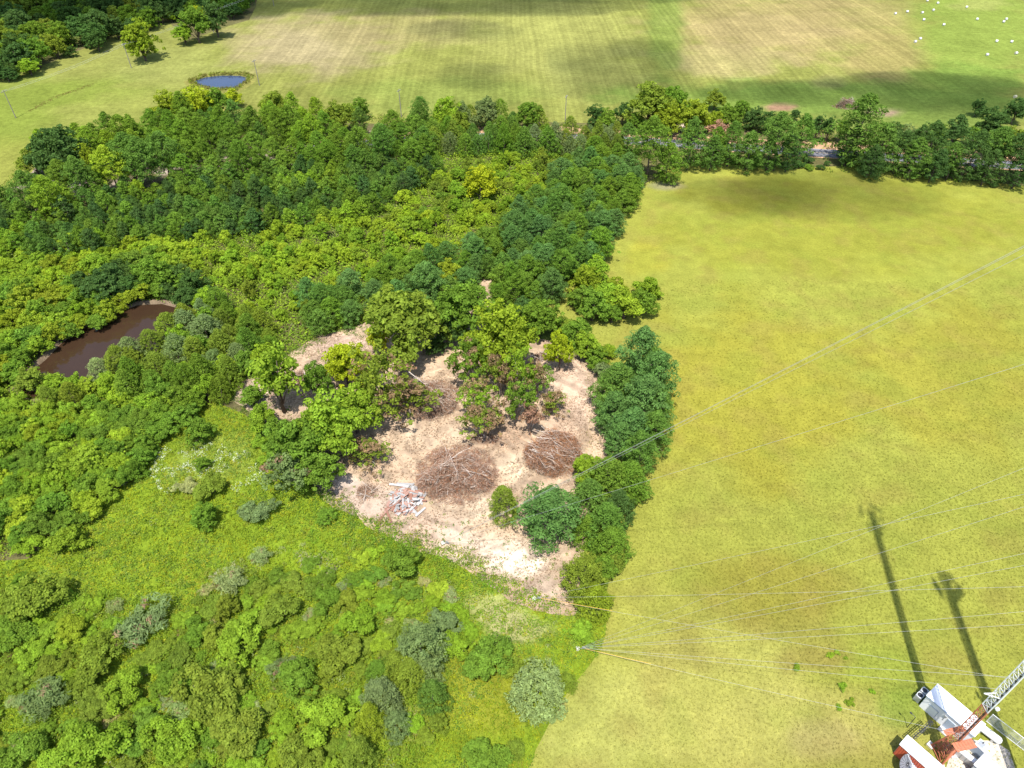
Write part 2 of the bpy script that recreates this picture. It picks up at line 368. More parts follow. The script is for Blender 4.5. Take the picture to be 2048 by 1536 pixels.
CLEAR_PX = [(468, 800), (485, 765), (560, 715), (640, 672), (730, 648), (800, 650), (860, 630), (940, 600), (968, 560), (990, 560), (985, 625), (1060, 680), (1140, 690), (1190, 730), (1225, 800), (1235, 880), (1215, 950), (1180, 1010), (1165, 1100), (1150, 1225), (1060, 1215), (985, 1170), (905, 1128), (825, 1105), (745, 1062), (668, 1015), (632, 975), (630, 930), (555, 880)]
CLEAR = rough(rough(ground_poly(CLEAR_PX), 3.0, 1.6, 81), .6, .5, 82)
def clear_colour(X, Y):
    c = lay(DIRT, X, Y, [
        (1000, 1100, 130, 40, (.66, .53, .40), .9), (1030, 1130, 70, 30, (.78, .66, .52), .9), (880, 870, 80, 35, (.66, .51, .36), .7), (860, 720, 70, 40, (.64, .48, .33), .8), (880, 700, 40, 25, (.50, .35, .20), .5), (930, 1010, 80, 40, (.70, .56, .40), .7), (1050, 935, 60, 25, (.68, .54, .38), .6),
        (1140, 800, 50, 90, (.60, .44, .33), .7), (740, 1000, 110, 40, (.46, .36, .29), .7), (690, 980, 40, 30, (.55, .46, .40), .6), (1100, 1070, 60, 50, (.50, .38, .26), .6), (850, 1050, 80, 30, (.56, .44, .35), .5), (1000, 870, 60, 25, (.42, .28, .19), .6),
        (680, 690, 60, 20, (.62, .46, .38), .6), (510, 790, 30, 30, (.56, .43, .34), .6), (790, 850, 40, 20, (.52, .39, .28), .6), (1010, 1060, 70, 25, (.55, .40, .25), .5), (1090, 1175, 50, 30, (.52, .40, .30), .7)])
    # wheel and blade marks curving round the clearing
    ctr = at(930, 880); rr = np.hypot(X - ctr.x, (Y - ctr.y) * 1.0)
    tr = fbm(rr * 1.3 + fbm(X / 8, Y / 8, 86, 3) * 9, np.arctan2(Y - ctr.y, X - ctr.x) * 1.2, 84, 3)
    n = fbm(X / 3, Y / 3, 87, 4); n2 = fbm(X / .7, Y / .7, 89, 3)
    k = .60 + .44 * smooth(.25, .75, tr) + .24 * n + .22 * n2
    lit = smooth(.45, .72, fbm(X / 5, Y / 5, 90, 4))[:, None]; c = c * (1 - lit * .38) + np.array((.40, .27, .17)) * lit * .38
    rub = smooth(.55, .75, fbm(X / 1.3, Y / 1.3, 88, 4))[:, None] * .6
    c = c * k[:, None]
    c = c * (1 - rub) + np.array((.33, .24, .17)) * rub
    return c * .72
sheet('dirt_clearing', CLEAR, .5, .046, ground_mat('dirt_clearing', 3.0, .7, 3.5, .17), clear_colour, 'bare pale dirt clearing scraped clean between the trees')
M_DIRT2 = ground_mat('roadside_dirt', 1.5, .6, 2.0, .25)

# road with its dirt verge
ROAD_PX = [(-300, 440), (30, 392), (330, 348), (500, 318), (620, 300), (780, 283), (960, 274), (1100, 272), (1265, 282), (1450, 294), (1640, 306), (1830, 318), (2050, 332), (2400, 356)]
rp = [at(x, y) for x, y in ROAD_PX]
def strip(name, off0, off1, z, mat, colour, label, kind='structure', step=4.0, jig=0.0, rng=(0, len(rp) - 1)):
    P = []
    for i in range(rng[0], rng[1]):
        k = max(1, int((rp[i + 1] - rp[i]).length / step)); P += [rp[i].lerp(rp[i + 1], j / k) for j in range(k)]
    P.append(rp[rng[1]]); V = []
    for i, p in enumerate(P):
        t = (P[min(i + 1, len(P) - 1)] - P[max(0, i - 1)]).normalized(); nn = Vector((-t.y, t.x, 0))
        j = jig * 2 * (float(fbm(p.x / 7, p.y / 7, 5, 3)) - .5)
        for q in range(4):
            a = off0 + (off1 - off0) * q / 3; V.append(p + nn * (a + (j if q in (3,) else 0)) + Vector((0, 0, z)))
    V = np.array(V); F = []
    for i in range(len(P) - 1):
        for q in range(3): F.append((i * 4 + q, i * 4 + 4 + q, i * 4 + 5 + q, i * 4 + q + 1)[::-1])
    return tag(link(name, mesh_np(name, V, np.array(F), mat, {'col': ('FLOAT_COLOR', rgba(colour(V[:, 0], V[:, 1])))})), label, None, None, kind)
strip('roadside_bank', -4.2, 10.0, .054, M_DIRT2, lambda X, Y: np.array((.40, .25, .15)) * (.75 + .5 * fbm(X / 3, Y / 3, 9, 4))[:, None], 'orange dirt verge along the country road', jig=2.5, rng=(4, 13))
strip('road', -3.4, 3.4, .062, ground_mat('asphalt', 2.0, .2, 3, .15), lambda X, Y: np.array((.15, .15, .17)) * (.85 + .3 * fbm(X / 3, Y / 1.5, 6, 3))[:, None], 'narrow grey country road half hidden behind the pines', rng=(4, 13))
strip('road_edge_line', 3.02, 3.14, .067, plain('road_paint', (.72, .72, .68), .8), lambda X, Y: np.full((len(X), 3), .7), 'white edge line painted on the country road', rng=(4, 13))
strip('road_centre_line', -.06, .06, .067, plain('yellow_paint', (.6, .42, .06), .8), lambda X, Y: np.full((len(X), 3), .5), 'yellow centre line painted on the country road', rng=(4, 13))

# ponds
def water_mat(name, col, rough_=.06):
    m, n, l = new_mat(name)
    tc = N(n, 'ShaderNodeTexCoord').outputs['Object']
    b = N(n, 'ShaderNodeBsdfPrincipled')
    c = mixc(n, l, noise_node(n, l, .12, 4, .6, tc), tuple(x * .75 for x in col), tuple(x * 1.25 for x in col)); l.new(c, b.inputs['Base Color'])
    b.inputs['Roughness'].default_value = rough_; b.inputs['IOR'].default_value = 1.33
    bp = N(n, 'ShaderNodeBump'); bp.inputs['Strength'].default_value = .06; bp.inputs['Distance'].default_value = .05
    l.new(noise_node(n, l, 1.6, 3, .6, tc), bp.inputs['Height']); l.new(bp.outputs[0], b.inputs['Normal'])
    out_bsdf(n, l, b.outputs[0]); return m
def pond(name, poly, z, col, label, bank_label, bank_col, bw, bh):
    P = rough(poly, 1.2, .35, 101)
    V = np.array([(x, y, z) for x, y in P]); c = V.mean(0)
    F = [list(range(len(P)))]
    me = bpy.data.meshes.new(name); me.from_pydata(V.tolist(), [], F); me.materials.append(water_mat(name, col))
    if me.polygons[0].normal.z < 0: me.flip_normals()
    tag(link(name, me), label, None, None, 'structure')
    # sloping bank round the water
    n = len(P); ring = []
    prof = [(-.25, -.05), (bw * .25, bh * .6), (bw * .6, bh), (bw, bh * .55), (bw * 1.6, -.01)]
    A = sum(P[i][0] * P[(i + 1) % n][1] - P[(i + 1) % n][0] * P[i][1] for i in range(n)); sgn = 1 if A > 0 else -1
    for i in range(n):
        t = Vector((P[(i + 1) % n][0] - P[i - 1][0], P[(i + 1) % n][1] - P[i - 1][1], 0)).normalized(); nn = Vector((t.y, -t.x, 0)) * sgn
        for d, h in prof:
            k = .7 + .6 * float(fbm(P[i][0] / 3, P[i][1] / 3, 111, 3))
            ring.append(Vector((P[i][0], P[i][1], 0)) + nn * d + Vector((0, 0, z + h * k if h > 0 else z + h)))
    m = len(prof); F = []
    for i in range(n):
        for j in range(m - 1):
            a = i * m + j; b = ((i + 1) % n) * m + j; F.append((a, b, b + 1, a + 1))
    V = np.array(ring); cc = np.array(bank_col) * (.6 + .7 * fbm(V[:, 0] / 2, V[:, 1] / 2, 121, 4))[:, None]
    me = mesh_np(name + '_bank', V, np.array(F), ground_mat(name + '_bank', 2.0, .6), {'col': ('FLOAT_COLOR', rgba(cc))}, True)
    tag(link(name + '_bank', me), bank_label, None, None, 'structure'); return P
MUD = pond('muddy_pond', ground_poly([(66, 742), (118, 690), (160, 660), (215, 632), (275, 610), (325, 607), (362, 618), (372, 632), (352, 665), (290, 720), (200, 775), (110, 800), (55, 800), (40, 775)]), .05, (.040, .022, .012),
           'muddy brown pond among the bushes', 'low earth bank round the muddy brown pond', (.19, .14, .09), 1.3, .5)
BLUE = pond('blue_pond', ground_poly([(388, 163), (410, 155), (445, 151), (480, 152), (497, 156), (488, 166), (470, 177), (430, 178), (400, 172)]), .05, (.035, .05, .095),
            'small blue pond in the hayfield', 'rough grassy bank round the small blue pond', (.20, .19, .05), 2.6, .6)

# clouds out of the picture overhead: their shade falls on the far fields
def cloud_mat():
    m, n, l = new_mat('cloud'); v = N(n, 'ShaderNodeVolumeScatter'); v.inputs['Color'].default_value = (1, 1, 1, 1); v.inputs['Density'].default_value = .042; v.inputs['Anisotropy'].default_value = .3
    o = N(n, 'ShaderNodeOutputMaterial'); l.new(v.outputs[0], o.inputs['Volume']); return m
M_CLOUD = cloud_mat(); ALT = 420.0
def cloud(px, py, rx, ry, thick, seed):
    g = at(px, py); back = -Vector((SUN_DIR.x, SUN_DIR.y, 0)) / -SUN_DIR.z * ALT
    bm = bmesh.new(); bmesh.ops.create_icosphere(bm, subdivisions=4, radius=1.0)
    for v in bm.verts:
        p = v.co.copy()
        k = .55 + .9 * float(fbm(p.x * 1.6 + seed, p.y * 1.6 + p.z, seed, 3)); kz = .4 + 1.2 * float(fbm(p.x * 2.3 + 9, p.y * 2.3 + seed, seed + 4, 3))
        v.co = Vector((p.x * rx * k, p.y * ry * k, p.z * thick * kz * (1.0 if p.z > 0 else .35)))
    me = bpy.data.meshes.new('cloud'); bm.to_mesh(me); bm.free(); me.materials.append(M_CLOUD)
    tag(link('cloud', me, None, g + back + Vector((0, 0, ALT))), 'white fair weather cloud drifting overhead', None, 'clouds overhead', 'structure')
for i, a in enumerate([(1900, 192, 44, 30, 26), (1560, 186, 36, 14, 20), (1235, 135, 34, 44, 12), (900, 12, 95, 26, 30), (1200, -14, 60, 26, 26), (560, -6, 30, 40, 16), (945, 152, 16, 22, 10), (920, 62, 30, 22, 11),
                       (1500, 392, 30, 14, 10), (1665, 387, 34, 18, 11), (190, 22, 110, 40, 46), (400, 8, 40, 26, 34), (120, 45, 40, 22, 24), (1280, 95, 14, 18, 10)]):
    cloud(*a, 3 + i * 7)

# ================================================================== PLANTS
def leaves(C, Rd, n, size, aspect=.65, up=.25, jit=.5, low=-.4, squash=1.0, seed=0, dead=None, warm=.35, core=.72):
    """n leaf faces on each clump (centre C, radius Rd): verts, faces, tints"""
    g = np.random.default_rng(seed); C = np.asarray(C, float); Rd = np.asarray(Rd, float); k = len(C)
    idx = np.repeat(np.arange(k), n); m = len(idx)
    d = g.normal(size=(m, 3)); d /= np.linalg.norm(d, axis=1)[:, None]
    fl = d[:, 2] < low; d[fl, 2] *= -1
    p = C[idx] + d * (Rd[idx] * g.uniform(core, 1.08, m))[:, None] * np.array((1, 1, squash))
    nn = d + g.normal(size=(m, 3)) * jit + np.array((0, 0, up)); nn /= np.linalg.norm(nn, axis=1)[:, None]
    t = np.cross(nn, g.normal(size=(m, 3))); t /= np.linalg.norm(t, axis=1)[:, None]; b = np.cross(nn, t)
    L = size * g.uniform(.65, 1.35, m)[:, None]; W = L * aspect
    V = np.stack([p - t * L / 2, p + b * W / 2, p + t * L / 2, p - b * W / 2], 1).reshape(-1, 3)
    F = np.arange(m * 4).reshape(-1, 4)
    cl = g.uniform(0, 1, k); wm = g.uniform(0, 1, k)
    ti = np.zeros((m, 4)); ti[:, 0] = .5 * cl[idx] + .5 * g.uniform(0, 1, m); ti[:, 1] = warm * (.5 * wm[idx] + .5 * g.uniform(0, 1, m)); ti[:, 3] = 1
    if dead is not None: ti[:, 2] = np.asarray(dead)[idx] * g.uniform(.5, 1, m)
    return V, F, np.repeat(ti, 4, 0)
def crown_mesh(name, parts):
    V = []; F = []; T = []; o = 0
    for v, f, t in parts: V.append(v); F.append(f + o); T.append(t); o += len(v)
    return mesh_np(name, np.concatenate(V), np.concatenate(F), M_LEAF, {'tint': ('FLOAT_COLOR', np.concatenate(T))})
def trunk_mesh(h, r0, limbs, seed, mat, top=.9):
    g = random.Random(seed); b = MB(); pts = []; k = 5
    for i in range(k + 1): pts.append((g.uniform(-.03, .03) * h * (i > 0), g.uniform(-.03, .03) * h * (i > 0), h * top * i / k - (.1 if i == 0 else 0)))
    b.tube(pts, [r0 * (1 - .85 * i / k) for i in range(k + 1)], 6)
    for (x, y, z, zs) in limbs:
        s = Vector((0, 0, zs)); e = Vector((x, y, z)); mid = s.lerp(e, .5) + Vector((0, 0, .12 * (e - s).length))
        rr = r0 * .42 * (1 - .5 * zs / h); b.tube([s, mid, e], [rr, rr * .7, rr * .25], 5)
    return b.mesh('trunk', mat, True)
PROTO = {}
def proto(kind, crown, trunk, h, wd, mid):
    v = np.empty(len(crown.vertices) * 3, np.float32); crown.vertices.foreach_get('co', v); v = v.reshape(-1, 3)
    r = np.hypot(v[:, 0], v[:, 1]); wd = 2 * float(np.percentile(r, 93)); mid = float(np.percentile(v[:, 2], 3) + np.percentile(v[:, 2], 98)) / 2 / h
    PROTO.setdefault(kind, []).append((crown, trunk, h, wd, mid))
# nominal width of each prototype ~ wd, height h, crown middle at mid*h
def pine(seed, h=13.0, wd=8.0, base=.30, clumps=130, n=46, rmin=.5, rmax=.95, leaf=.42):
    g = random.Random(seed); C = []; Rr = []; limbs = []
    for i in range(clumps):
        u = (i + .5) / clumps; z = base + (1 - base) * u ** .9
        t = (z - base) / (1 - base)
        prof = (math.sin(math.pi * min(1, (t * .86 + .14)) ** .85)) ** .75
        a = i * 2.39996 + g.uniform(-.4, .4); rr = wd / 2 * max(.08, prof) * g.uniform(.5, 1.05) * (1 if g.random() > .2 else .5) * (.6 + .85 * float(fbm(math.cos(a) * 1.5 + 5, math.sin(a) * 1.5 + z * 4.5, seed, 2)))
        C.append((rr * math.cos(a), rr * math.sin(a), z * h + g.uniform(-.3, .3))); Rr.append(g.uniform(rmin, rmax) * (.85 if t > .85 else 1))
        if i % 7 == 0: limbs.append((*(c * .9 for c in C[-1][:2]), C[-1][2] - .2, max(.5, C[-1][2] - rr * .35)))
    cr = crown_mesh('crown', [leaves(C, Rr, n, leaf, .40, .28, .5, -.35, .78, seed, None, .3)])
    return cr, trunk_mesh(h, .24, limbs, seed, M_BARK), h, wd, base + (1 - base) * .5
def broad(seed, h=10.0, wd=9.0, lobes=9, clumps=120, n=36, leaf=.45, base=.12, dead=0.0, sparse=1.0, mat=None, rc=.66, flat=1.0):
    g = random.Random(seed); L = []; z0 = base * h; ch = h - z0
    for i in range(lobes):
        a = i * 2.39996 + g.uniform(-.5, .5); q = math.sqrt((i + .4) / lobes)
        rr = q * wd * .33; z = z0 + ch * (.30 + .36 * (1 - q * q) + g.uniform(-.14, .12)); s = wd * g.uniform(.14, .29) * (1.14 - .2 * q)
        L.append((rr * math.cos(a), rr * math.sin(a), z, s))
    C = []; Rr = []; D = []
    ld = [1.0 if g.random() < dead else 0.0 for _ in L]
    for i in range(int(clumps * sparse)):
        k = i % lobes; x, y, z, s = L[k]
        v = Vector((g.gauss(0, 1), g.gauss(0, 1), g.gauss(.35, 1))).normalized(); q = s * g.uniform(.62, 1.22)
        C.append((x + v.x * q, y + v.y * q, z + v.z * q * .9 * flat)); Rr.append(rc * g.uniform(.6, 1.15))
        D.append(1.0 if g.random() < (.9 if ld[k] else dead * .35) else 0.0)
    cr = crown_mesh('crown', [leaves(C, Rr, n, leaf, .7, .25, .55, -.45, .85, seed, D, .4)])
    limbs = [(x, y, z, z0 * g.uniform(.5, 1.0) + .2) for x, y, z, s in L]
    return cr, trunk_mesh(h, .28, limbs, seed, mat or M_BARK, .62), h, wd, base + (1 - base) * .5
def cedar(seed, h=9.0, wd=6.5, clumps=190, n=30, leaf=.36, taper=.75, sharp=.55):
    g = random.Random(seed); C = []; Rr = []
    for i in range(clumps):
        t = ((i + .5) / clumps) ** 1.25; z = .06 + .94 * t
        prof = min(1.0, (1 - t) ** taper * 1.15 + .05) * (.72 + .28 * min(1, t / .18))
        a = i * 2.39996 + g.uniform(-.3, .3); rr = wd / 2 * prof * g.uniform(.62, 1.1) * (.62 + .8 * float(fbm(math.cos(a) * 1.7 + 9, math.sin(a) * 1.7 + z * 3.2, seed, 2)))
        C.append((rr * math.cos(a), rr * math.sin(a), z * h)); Rr.append(g.uniform(.3, .62))
    cr = crown_mesh('crown', [leaves(C, Rr, n, leaf, .42, .3, .55, -.3, 1.25, seed, None, .35)])
    return cr, trunk_mesh(h, .2, [], seed, M_BARK), h, wd, .45
def bush(seed, h=2.6, wd=4.2, clumps=60, n=34, leaf=.3, rc=.5, pale=0.0, asp=.7):
    g = random.Random(seed); C = []; Rr = []; D = []
    hub = [(g.uniform(-.34, .34) * wd, g.uniform(-.34, .34) * wd, g.uniform(.2, .55) * h, g.uniform(.13, .33) * wd) for _ in range(6)]
    for i in range(clumps):
        x, y, z, s = hub[i % 6]; v = Vector((g.gauss(0, 1), g.gauss(0, 1), abs(g.gauss(.2, .8)))).normalized(); q = s * g.uniform(.7, 1.1)
        C.append((x + v.x * q, y + v.y * q, max(.15, z + v.z * h * .42 * g.uniform(.8, 1.1)))); Rr.append(rc * g.uniform(.55, 1.2)); D.append(1.0 if g.random() < pale else 0.0)
    cr = crown_mesh('crown', [leaves(C, Rr, n, leaf, asp, .45, .45, -.2, .85, seed, D, .4)])
    stems = MB()
    for x, y, z, s in hub: stems.tube([(x * .15, y * .15, -.05), (x * .6, y * .6, z * .5), (x, y, z)], [.06, .045, .02], 5)
    return cr, stems.mesh('stem', M_BARK), h, wd, .5
for s in range(7): proto('pine', *pine(100 + s, 12.5 + s * .5, 8.0, (.08, .14, .10, .06, .36, .12, .07)[s], 190, 46))
for s in range(6): proto('youngpine', *pine(140 + s, 7.0, 5.0, .05, 80, 40, .45, .75, .4))
for s in range(8): proto('broad', *broad(200 + s, 10, 9, (9, 11, 8, 12, 10, 9, 6, 7)[s], 260, 46, .37, (.1, .12, .1, .14, .1, .2, .12, .08)[s]))
for s in range(7): proto('young', *broad(240 + s, 5.6, 5.0, (7, 5, 8, 4, 6, 9, 5)[s], 130, 46, .28, .04, 0, 1, None, .52))
for s in range(6): proto('cedar', *cedar(300 + s, 9, 6.5, 260, 34, .31, (.75, .6, .9, .5, .7, .8)[s]))
for s in range(2): proto('roundcedar', *cedar(320 + s, 6.2, 7.6, 320, 26, .38, .42))
for s in range(7): proto('shrub', *bush(400 + s, 2.7, 4.2, 104, 84, .185, .46))
for s in range(2): proto('vine', *bush(440 + s, 2.2, 4.8, 80, 26, .42, .5, .06, .22))
for s in range(4): proto('dying', *broad(500 + s, 11, 9, 11, 190, 34, .36, .12, (.3, .15, .5, .22)[s], .66, M_PALEBARK, .62))
proto('brown', *broad(540, 8, 6, 8, 80, 30, .38, .15, .95, .9, M_PALEBARK, .6))
proto('narrow', *broad(560, 10, 5.2, 8, 90, 32, .4, .2, 0, 1, None, .7))
proto('bare', *broad(580, 6, 5, 10, 30, 8, .3, .1, .9, 1, M_PALEBARK, .5))

PROTO['sap'] = PROTO['shrub'] + PROTO['young']
KIND = {'pine': ('pine_tree', 'pine tree', .0), 'youngpine': ('young_pine', 'pine tree', 0), 'broad': ('broadleaf_tree', 'tree', 0), 'young': ('young_tree', 'tree', 0), 'cedar': ('cedar_tree', 'cedar tree', 0),
        'roundcedar': ('cedar_tree', 'cedar tree', 0), 'shrub': ('shrub', 'shrub', 0), 'vine': ('shrub', 'shrub', 0), 'dying': ('broadleaf_tree', 'tree', 0), 'brown': ('broadleaf_tree', 'tree', 0), 'narrow': ('broadleaf_tree', 'tree', 0), 'bare': ('bare_tree', 'tree', 0), 'sap': ('sapling', 'sapling', 0)}
LEAFC = {'pine': (.110, .200, .036), 'blue': (.104, .200, .052), 'lime': (.245, .340, .030), 'bright': (.188, .292, .028), 'green': (.128, .218, .028), 'dark': (.068, .130, .034), 'olive': (.165, .225, .030), 'yellow': (.30, .36, .022), 'gold': (.205, .27, .024),
         'sage': (.235, .30, .115), 'grey': (.155, .215, .080), 'straw': (.29, .31, .13), 'brown': (.30, .19, .12)}
WORD = {'pine': 'deep green', 'blue': 'blue-green', 'lime': 'lime green', 'bright': 'fresh green', 'green': 'mid green', 'dark': 'dark green', 'olive': 'olive green', 'yellow': 'yellow', 'gold': 'golden green', 'sage': 'pale sage', 'grey': 'grey-green', 'straw': 'straw coloured', 'brown': 'brown'}
PLANTED = []          # (x, y, radius)
COUNT = {}
def jitter_col(c, s=.12):
    k = 1 + random.uniform(-s, s); return (c[0] * k * (1 + random.uniform(-s, s) * .7), c[1] * k, c[2] * k * (1 + random.uniform(-s, s)), 1)
def plant(kind, x, y, wd, hs, colour, label, group=None, variant=None, jit=.12):
    lst = PROTO[kind]; i = variant if variant is not None else random.randrange(len(lst)); cr, tr, h, w0, mid = lst[i % len(lst)]
    name, cat, _ = KIND[kind]; s = wd / w0
    root = empty(name, (x, y, 0), random.uniform(0, 6.28)); root.scale = (s * random.uniform(.86, 1.16), s * random.uniform(.86, 1.16), s * hs); root.rotation_euler.x = random.uniform(-.07, .07); root.rotation_euler.y = random.uniform(-.07, .07)
    tag(root, label, cat, group)
    c = link('crown', cr, root); c.color = jitter_col(LEAFC[colour], jit)
    link('stem' if kind in ('shrub', 'vine', 'sap') else 'trunk', tr, root)
    PLANTED.append((x, y, wd / 2)); COUNT[name] = COUNT.get(name, 0) + 1
    return root
def plant_px(kind, px, py, wpx, hs, colour, label, group=None, variant=None):
    """px, py: the middle of the crown in the photograph, wpx its width there"""
    cr, tr, h, w0, mid = PROTO[kind][(variant or 0) % len(PROTO[kind])]; z = 3.0; wd = 5.0
    for _ in range(6):
        p = at(px, py, z); wd = wpx * depth_at(p) / FPX; z = mid * h * hs * wd / w0
    p = at(px, py, z); return plant(kind, p.x, p.y, wd, hs, colour, label, group, variant, .06)

T = plant_px
# ---- trees that stand out in the photograph
T('broad', 1122, 692, 52, 1.6, 'yellow', 'bright yellow young tree standing alone on bare dirt at the clearing edge', None, 5)
T('broad', 1005, 662, 138, 1.0, 'gold', 'tall pale golden tree at the back of the tree island in the clearing', None, 3)
T('dying', 945, 712, 84, 1.3, 'green', 'half withered green tree on the back left of the clearing tree island', None, 1)
T('dying', 1040, 728, 88, 1.3, 'bright', 'green tree with red-brown withered boughs in the middle of the tree island', None, 0)
T('dying', 998, 742, 74, 1.3, 'olive', 'pale twiggy withered tree in the heart of the tree island', None, 2)
T('dying', 1072, 752, 62, 1.2, 'green', 'slim withering tree on the right rim of the tree island', None, 3)
T('dying', 948, 782, 66, 1.35, 'bright', 'green withering tree over the left side of the tree island', None, 3)
T('dying', 1030, 792, 74, 1.35, 'green', 'withering green tree at the front of the tree island', None, 1)
T('dying', 966, 842, 86, .85, 'olive', 'small tree with pinkish withered leaves at the front of the tree island', None, 2)
T('brown', 1060, 830, 42, 1.5, 'brown', 'narrow tree draped in rusty brown dead vines by the brush pile', None, 0)
T('dying', 1104, 800, 64, .8, 'olive', 'low leaning tree with mostly brown leaves right of the tree island', None, 2)
T('broad', 800, 638, 152, .9, 'olive', 'broad olive oak-like tree at the top edge of the clearing', None, 0)
T('broad', 922, 605, 110, 1.0, 'green', 'rounded dark tree between olive tree and dirt track at the clearing top', None, 1)
T('broad', 900, 655, 62, 1.0, 'dark', 'lower dark tree at the left of the tree island', None, 2)
T('narrow', 757, 668, 44, 1.1, 'yellow', 'slim yellow-green tree in front of the broad olive tree', None, 0)
T('broad', 687, 722, 92, 1.05, 'yellow', 'round bright yellow tree on the left part of the clearing', None, 4)
T('broad', 634, 752, 66, 1.2, 'green', 'small mid green tree beside the round yellow tree', None, 5)
T('narrow', 545, 738, 98, .95, 'bright', 'tall leafy tree on the left end of the dirt clearing', None, 0)
T('dying', 760, 738, 144, 1.05, 'olive', 'spreading half bare tree with grey trunk in mid clearing', None, 0)
T('dying', 815, 790, 102, .7, 'olive', 'low withered tree leaning over brush in mid clearing', None, 2)
T('broad', 655, 845, 132, .95, 'bright', 'big leafy tree on the lower left clearing edge', None, 3)
T('broad', 705, 815, 99, .95, 'bright', 'leafy tree with open crown beside the grey-trunked tree', None, 5)
T('broad', 610, 880, 121, .95, 'green', 'vine covered tree left of the dirt clearing', None, 2)
T('dying', 575, 925, 104, .9, 'grey', 'grey twiggy tree on the meadow side of the clearing', None, 1)
T('broad', 625, 930, 94, .9, 'green', 'dark leafy tree over the corner of the clearing by the meadow', None, 1)
T('dying', 735, 900, 73, .7, 'olive', 'small reddish withered tree on the dirt left of the big brush pile', None, 2)
T('pine', 856, 562, 64, .9, 'blue', 'blue-green pine behind the broad olive tree', None, 1)
T('broad', 903, 538, 54, .9, 'gold', 'golden green tree among the pines above the clearing', None, 1)
T('cedar', 1013, 1003, 70, .95, 'olive', 'olive cedar left of the round blue-green pine', None, 1)
T('pine', 1095, 1020, 108, .72, 'blue', 'round blue-green pine standing on the dirt in the lower clearing', None, 2)
T('young', 520, 830, 60, .9, 'bright', 'small leafy tree at the far left tip of the clearing', None, 1)
T('young', 560, 870, 70, .9, 'green', 'leafy tree between meadow and left clearing edge', None, 2)
T('young', 500, 790, 44, .9, 'green', 'little tree by the dirt strip left of the clearing', None, 3)
T('broad', 870, 690, 40, .9, 'dark', 'little dark tree at the foot of the tree island', None, 4)
for a in [(335, 655, 66, 'olive'), (372, 650, 66, 'grey'), (300, 684, 62, 'olive'), (262, 702, 62, 'grey'), (232, 715, 56, 'olive'), (196, 732, 46, 'sage'), (262, 745, 70, 'green'), (310, 730, 66, 'olive'), (350, 700, 70, 'grey'), (410, 660, 74, 'grey'), (450, 690, 74, 'olive')]:
    T('cedar', a[0], a[1], a[2], .75, a[3], '%s cedar on the near bank of the muddy pond' % WORD[a[3]], 'cedars on the near bank of the muddy pond')
for a in [(146, 768, 46, 'bright'), (105, 770, 50, 'bright'), (62, 760, 56, 'olive'), (175, 775, 44, 'lime'), (215, 765, 50, 'bright'), (30, 745, 60, 'green')]:
    T('young', a[0], a[1], a[2], .8, a[3], '%s bushy tree at the near end of the muddy pond' % WORD[a[3]], 'bushy trees at the near end of the muddy pond')
for a in [(215, 622, 46, 'gold'), (160, 640, 44, 'gold'), (250, 598, 40, 'gold'), (110, 665, 48, 'gold'), (75, 690, 48, 'bright'), (40, 715, 50, 'green'), (190, 640, 40, 'green'), (280, 585, 44, 'gold'), (135, 660, 40, 'green'), (310, 575, 44, 'green')]:
    T('young', a[0], a[1], a[2], .75, a[3], '%s bushy tree overhanging the far shore of the muddy pond' % WORD[a[3]], 'bushy trees along the far shore of the muddy pond')
T('broad', 210, 560, 90, .7, 'dark', 'wide dark tree behind the middle of the muddy pond', None, 1)
T('broad', 300, 545, 80, .75, 'green', 'green spreading tree behind the right end of the muddy pond', None, 0)
T('young', 195, 525, 56, .8, 'bright', 'bright round tree in the scrub above the wide dark pond tree', None, 1)
rowg = 'pines in the grove between the clearing and the pasture'
for a in [(1275, 712, 96, 'blue'), (1313, 760, 88, 'blue'), (1240, 770, 92, 'pine'), (1283, 800, 96, 'blue'), (1225, 822, 74, 'blue'), (1320, 815, 66, 'pine'), (1262, 852, 86, 'blue'), (1312, 866, 70, 'pine'), (1235, 880, 64, 'blue'), (1283, 905, 74, 'pine'), (1305, 735, 70, 'pine'), (1215, 790, 60, 'pine')]:
    T('pine', a[0], a[1], a[2], .8, a[3], 'tall %s pine in the grove beside the pasture' % WORD[a[3]], rowg)
T('broad', 1305, 850, 34, 1.0, 'gold', 'small golden tree tucked into the right side of the pine grove', None, 1)
cg = 'cedars in the row below the pine grove'
for a in [(1215, 960, 92, 'green'), (1180, 1000, 84, 'pine'), (1255, 955, 84, 'green'), (1210, 1040, 90, 'pine'), (1242, 1010, 74, 'dark'), (1172, 1055, 60, 'green'), (1225, 1085, 72, 'green')]:
    T('cedar', a[0], a[1], a[2], .85, a[3], '%s cedar in the row below the pine grove' % WORD[a[3]], cg)
T('broad', 1170, 938, 62, .9, 'bright', 'leafy bright tree at the top of the cedar row', None, 2)
T('cedar', 1168, 1150, 96, .75, 'olive', 'olive yellow cedar at the lower tip of the clearing', None, 3)
T('broad', 1225, 1115, 52, .9, 'olive', 'small olive tree right of the olive yellow cedar', None, 4)
T('cedar', 1190, 1195, 82, .65, 'gold', 'low golden cedar at the bottom of the tree row by the guy wires', None, 2)
T('broad', 1205, 1130, 60, .8, 'green', 'green leafy tree between the two olive trees of the row', None, 1)
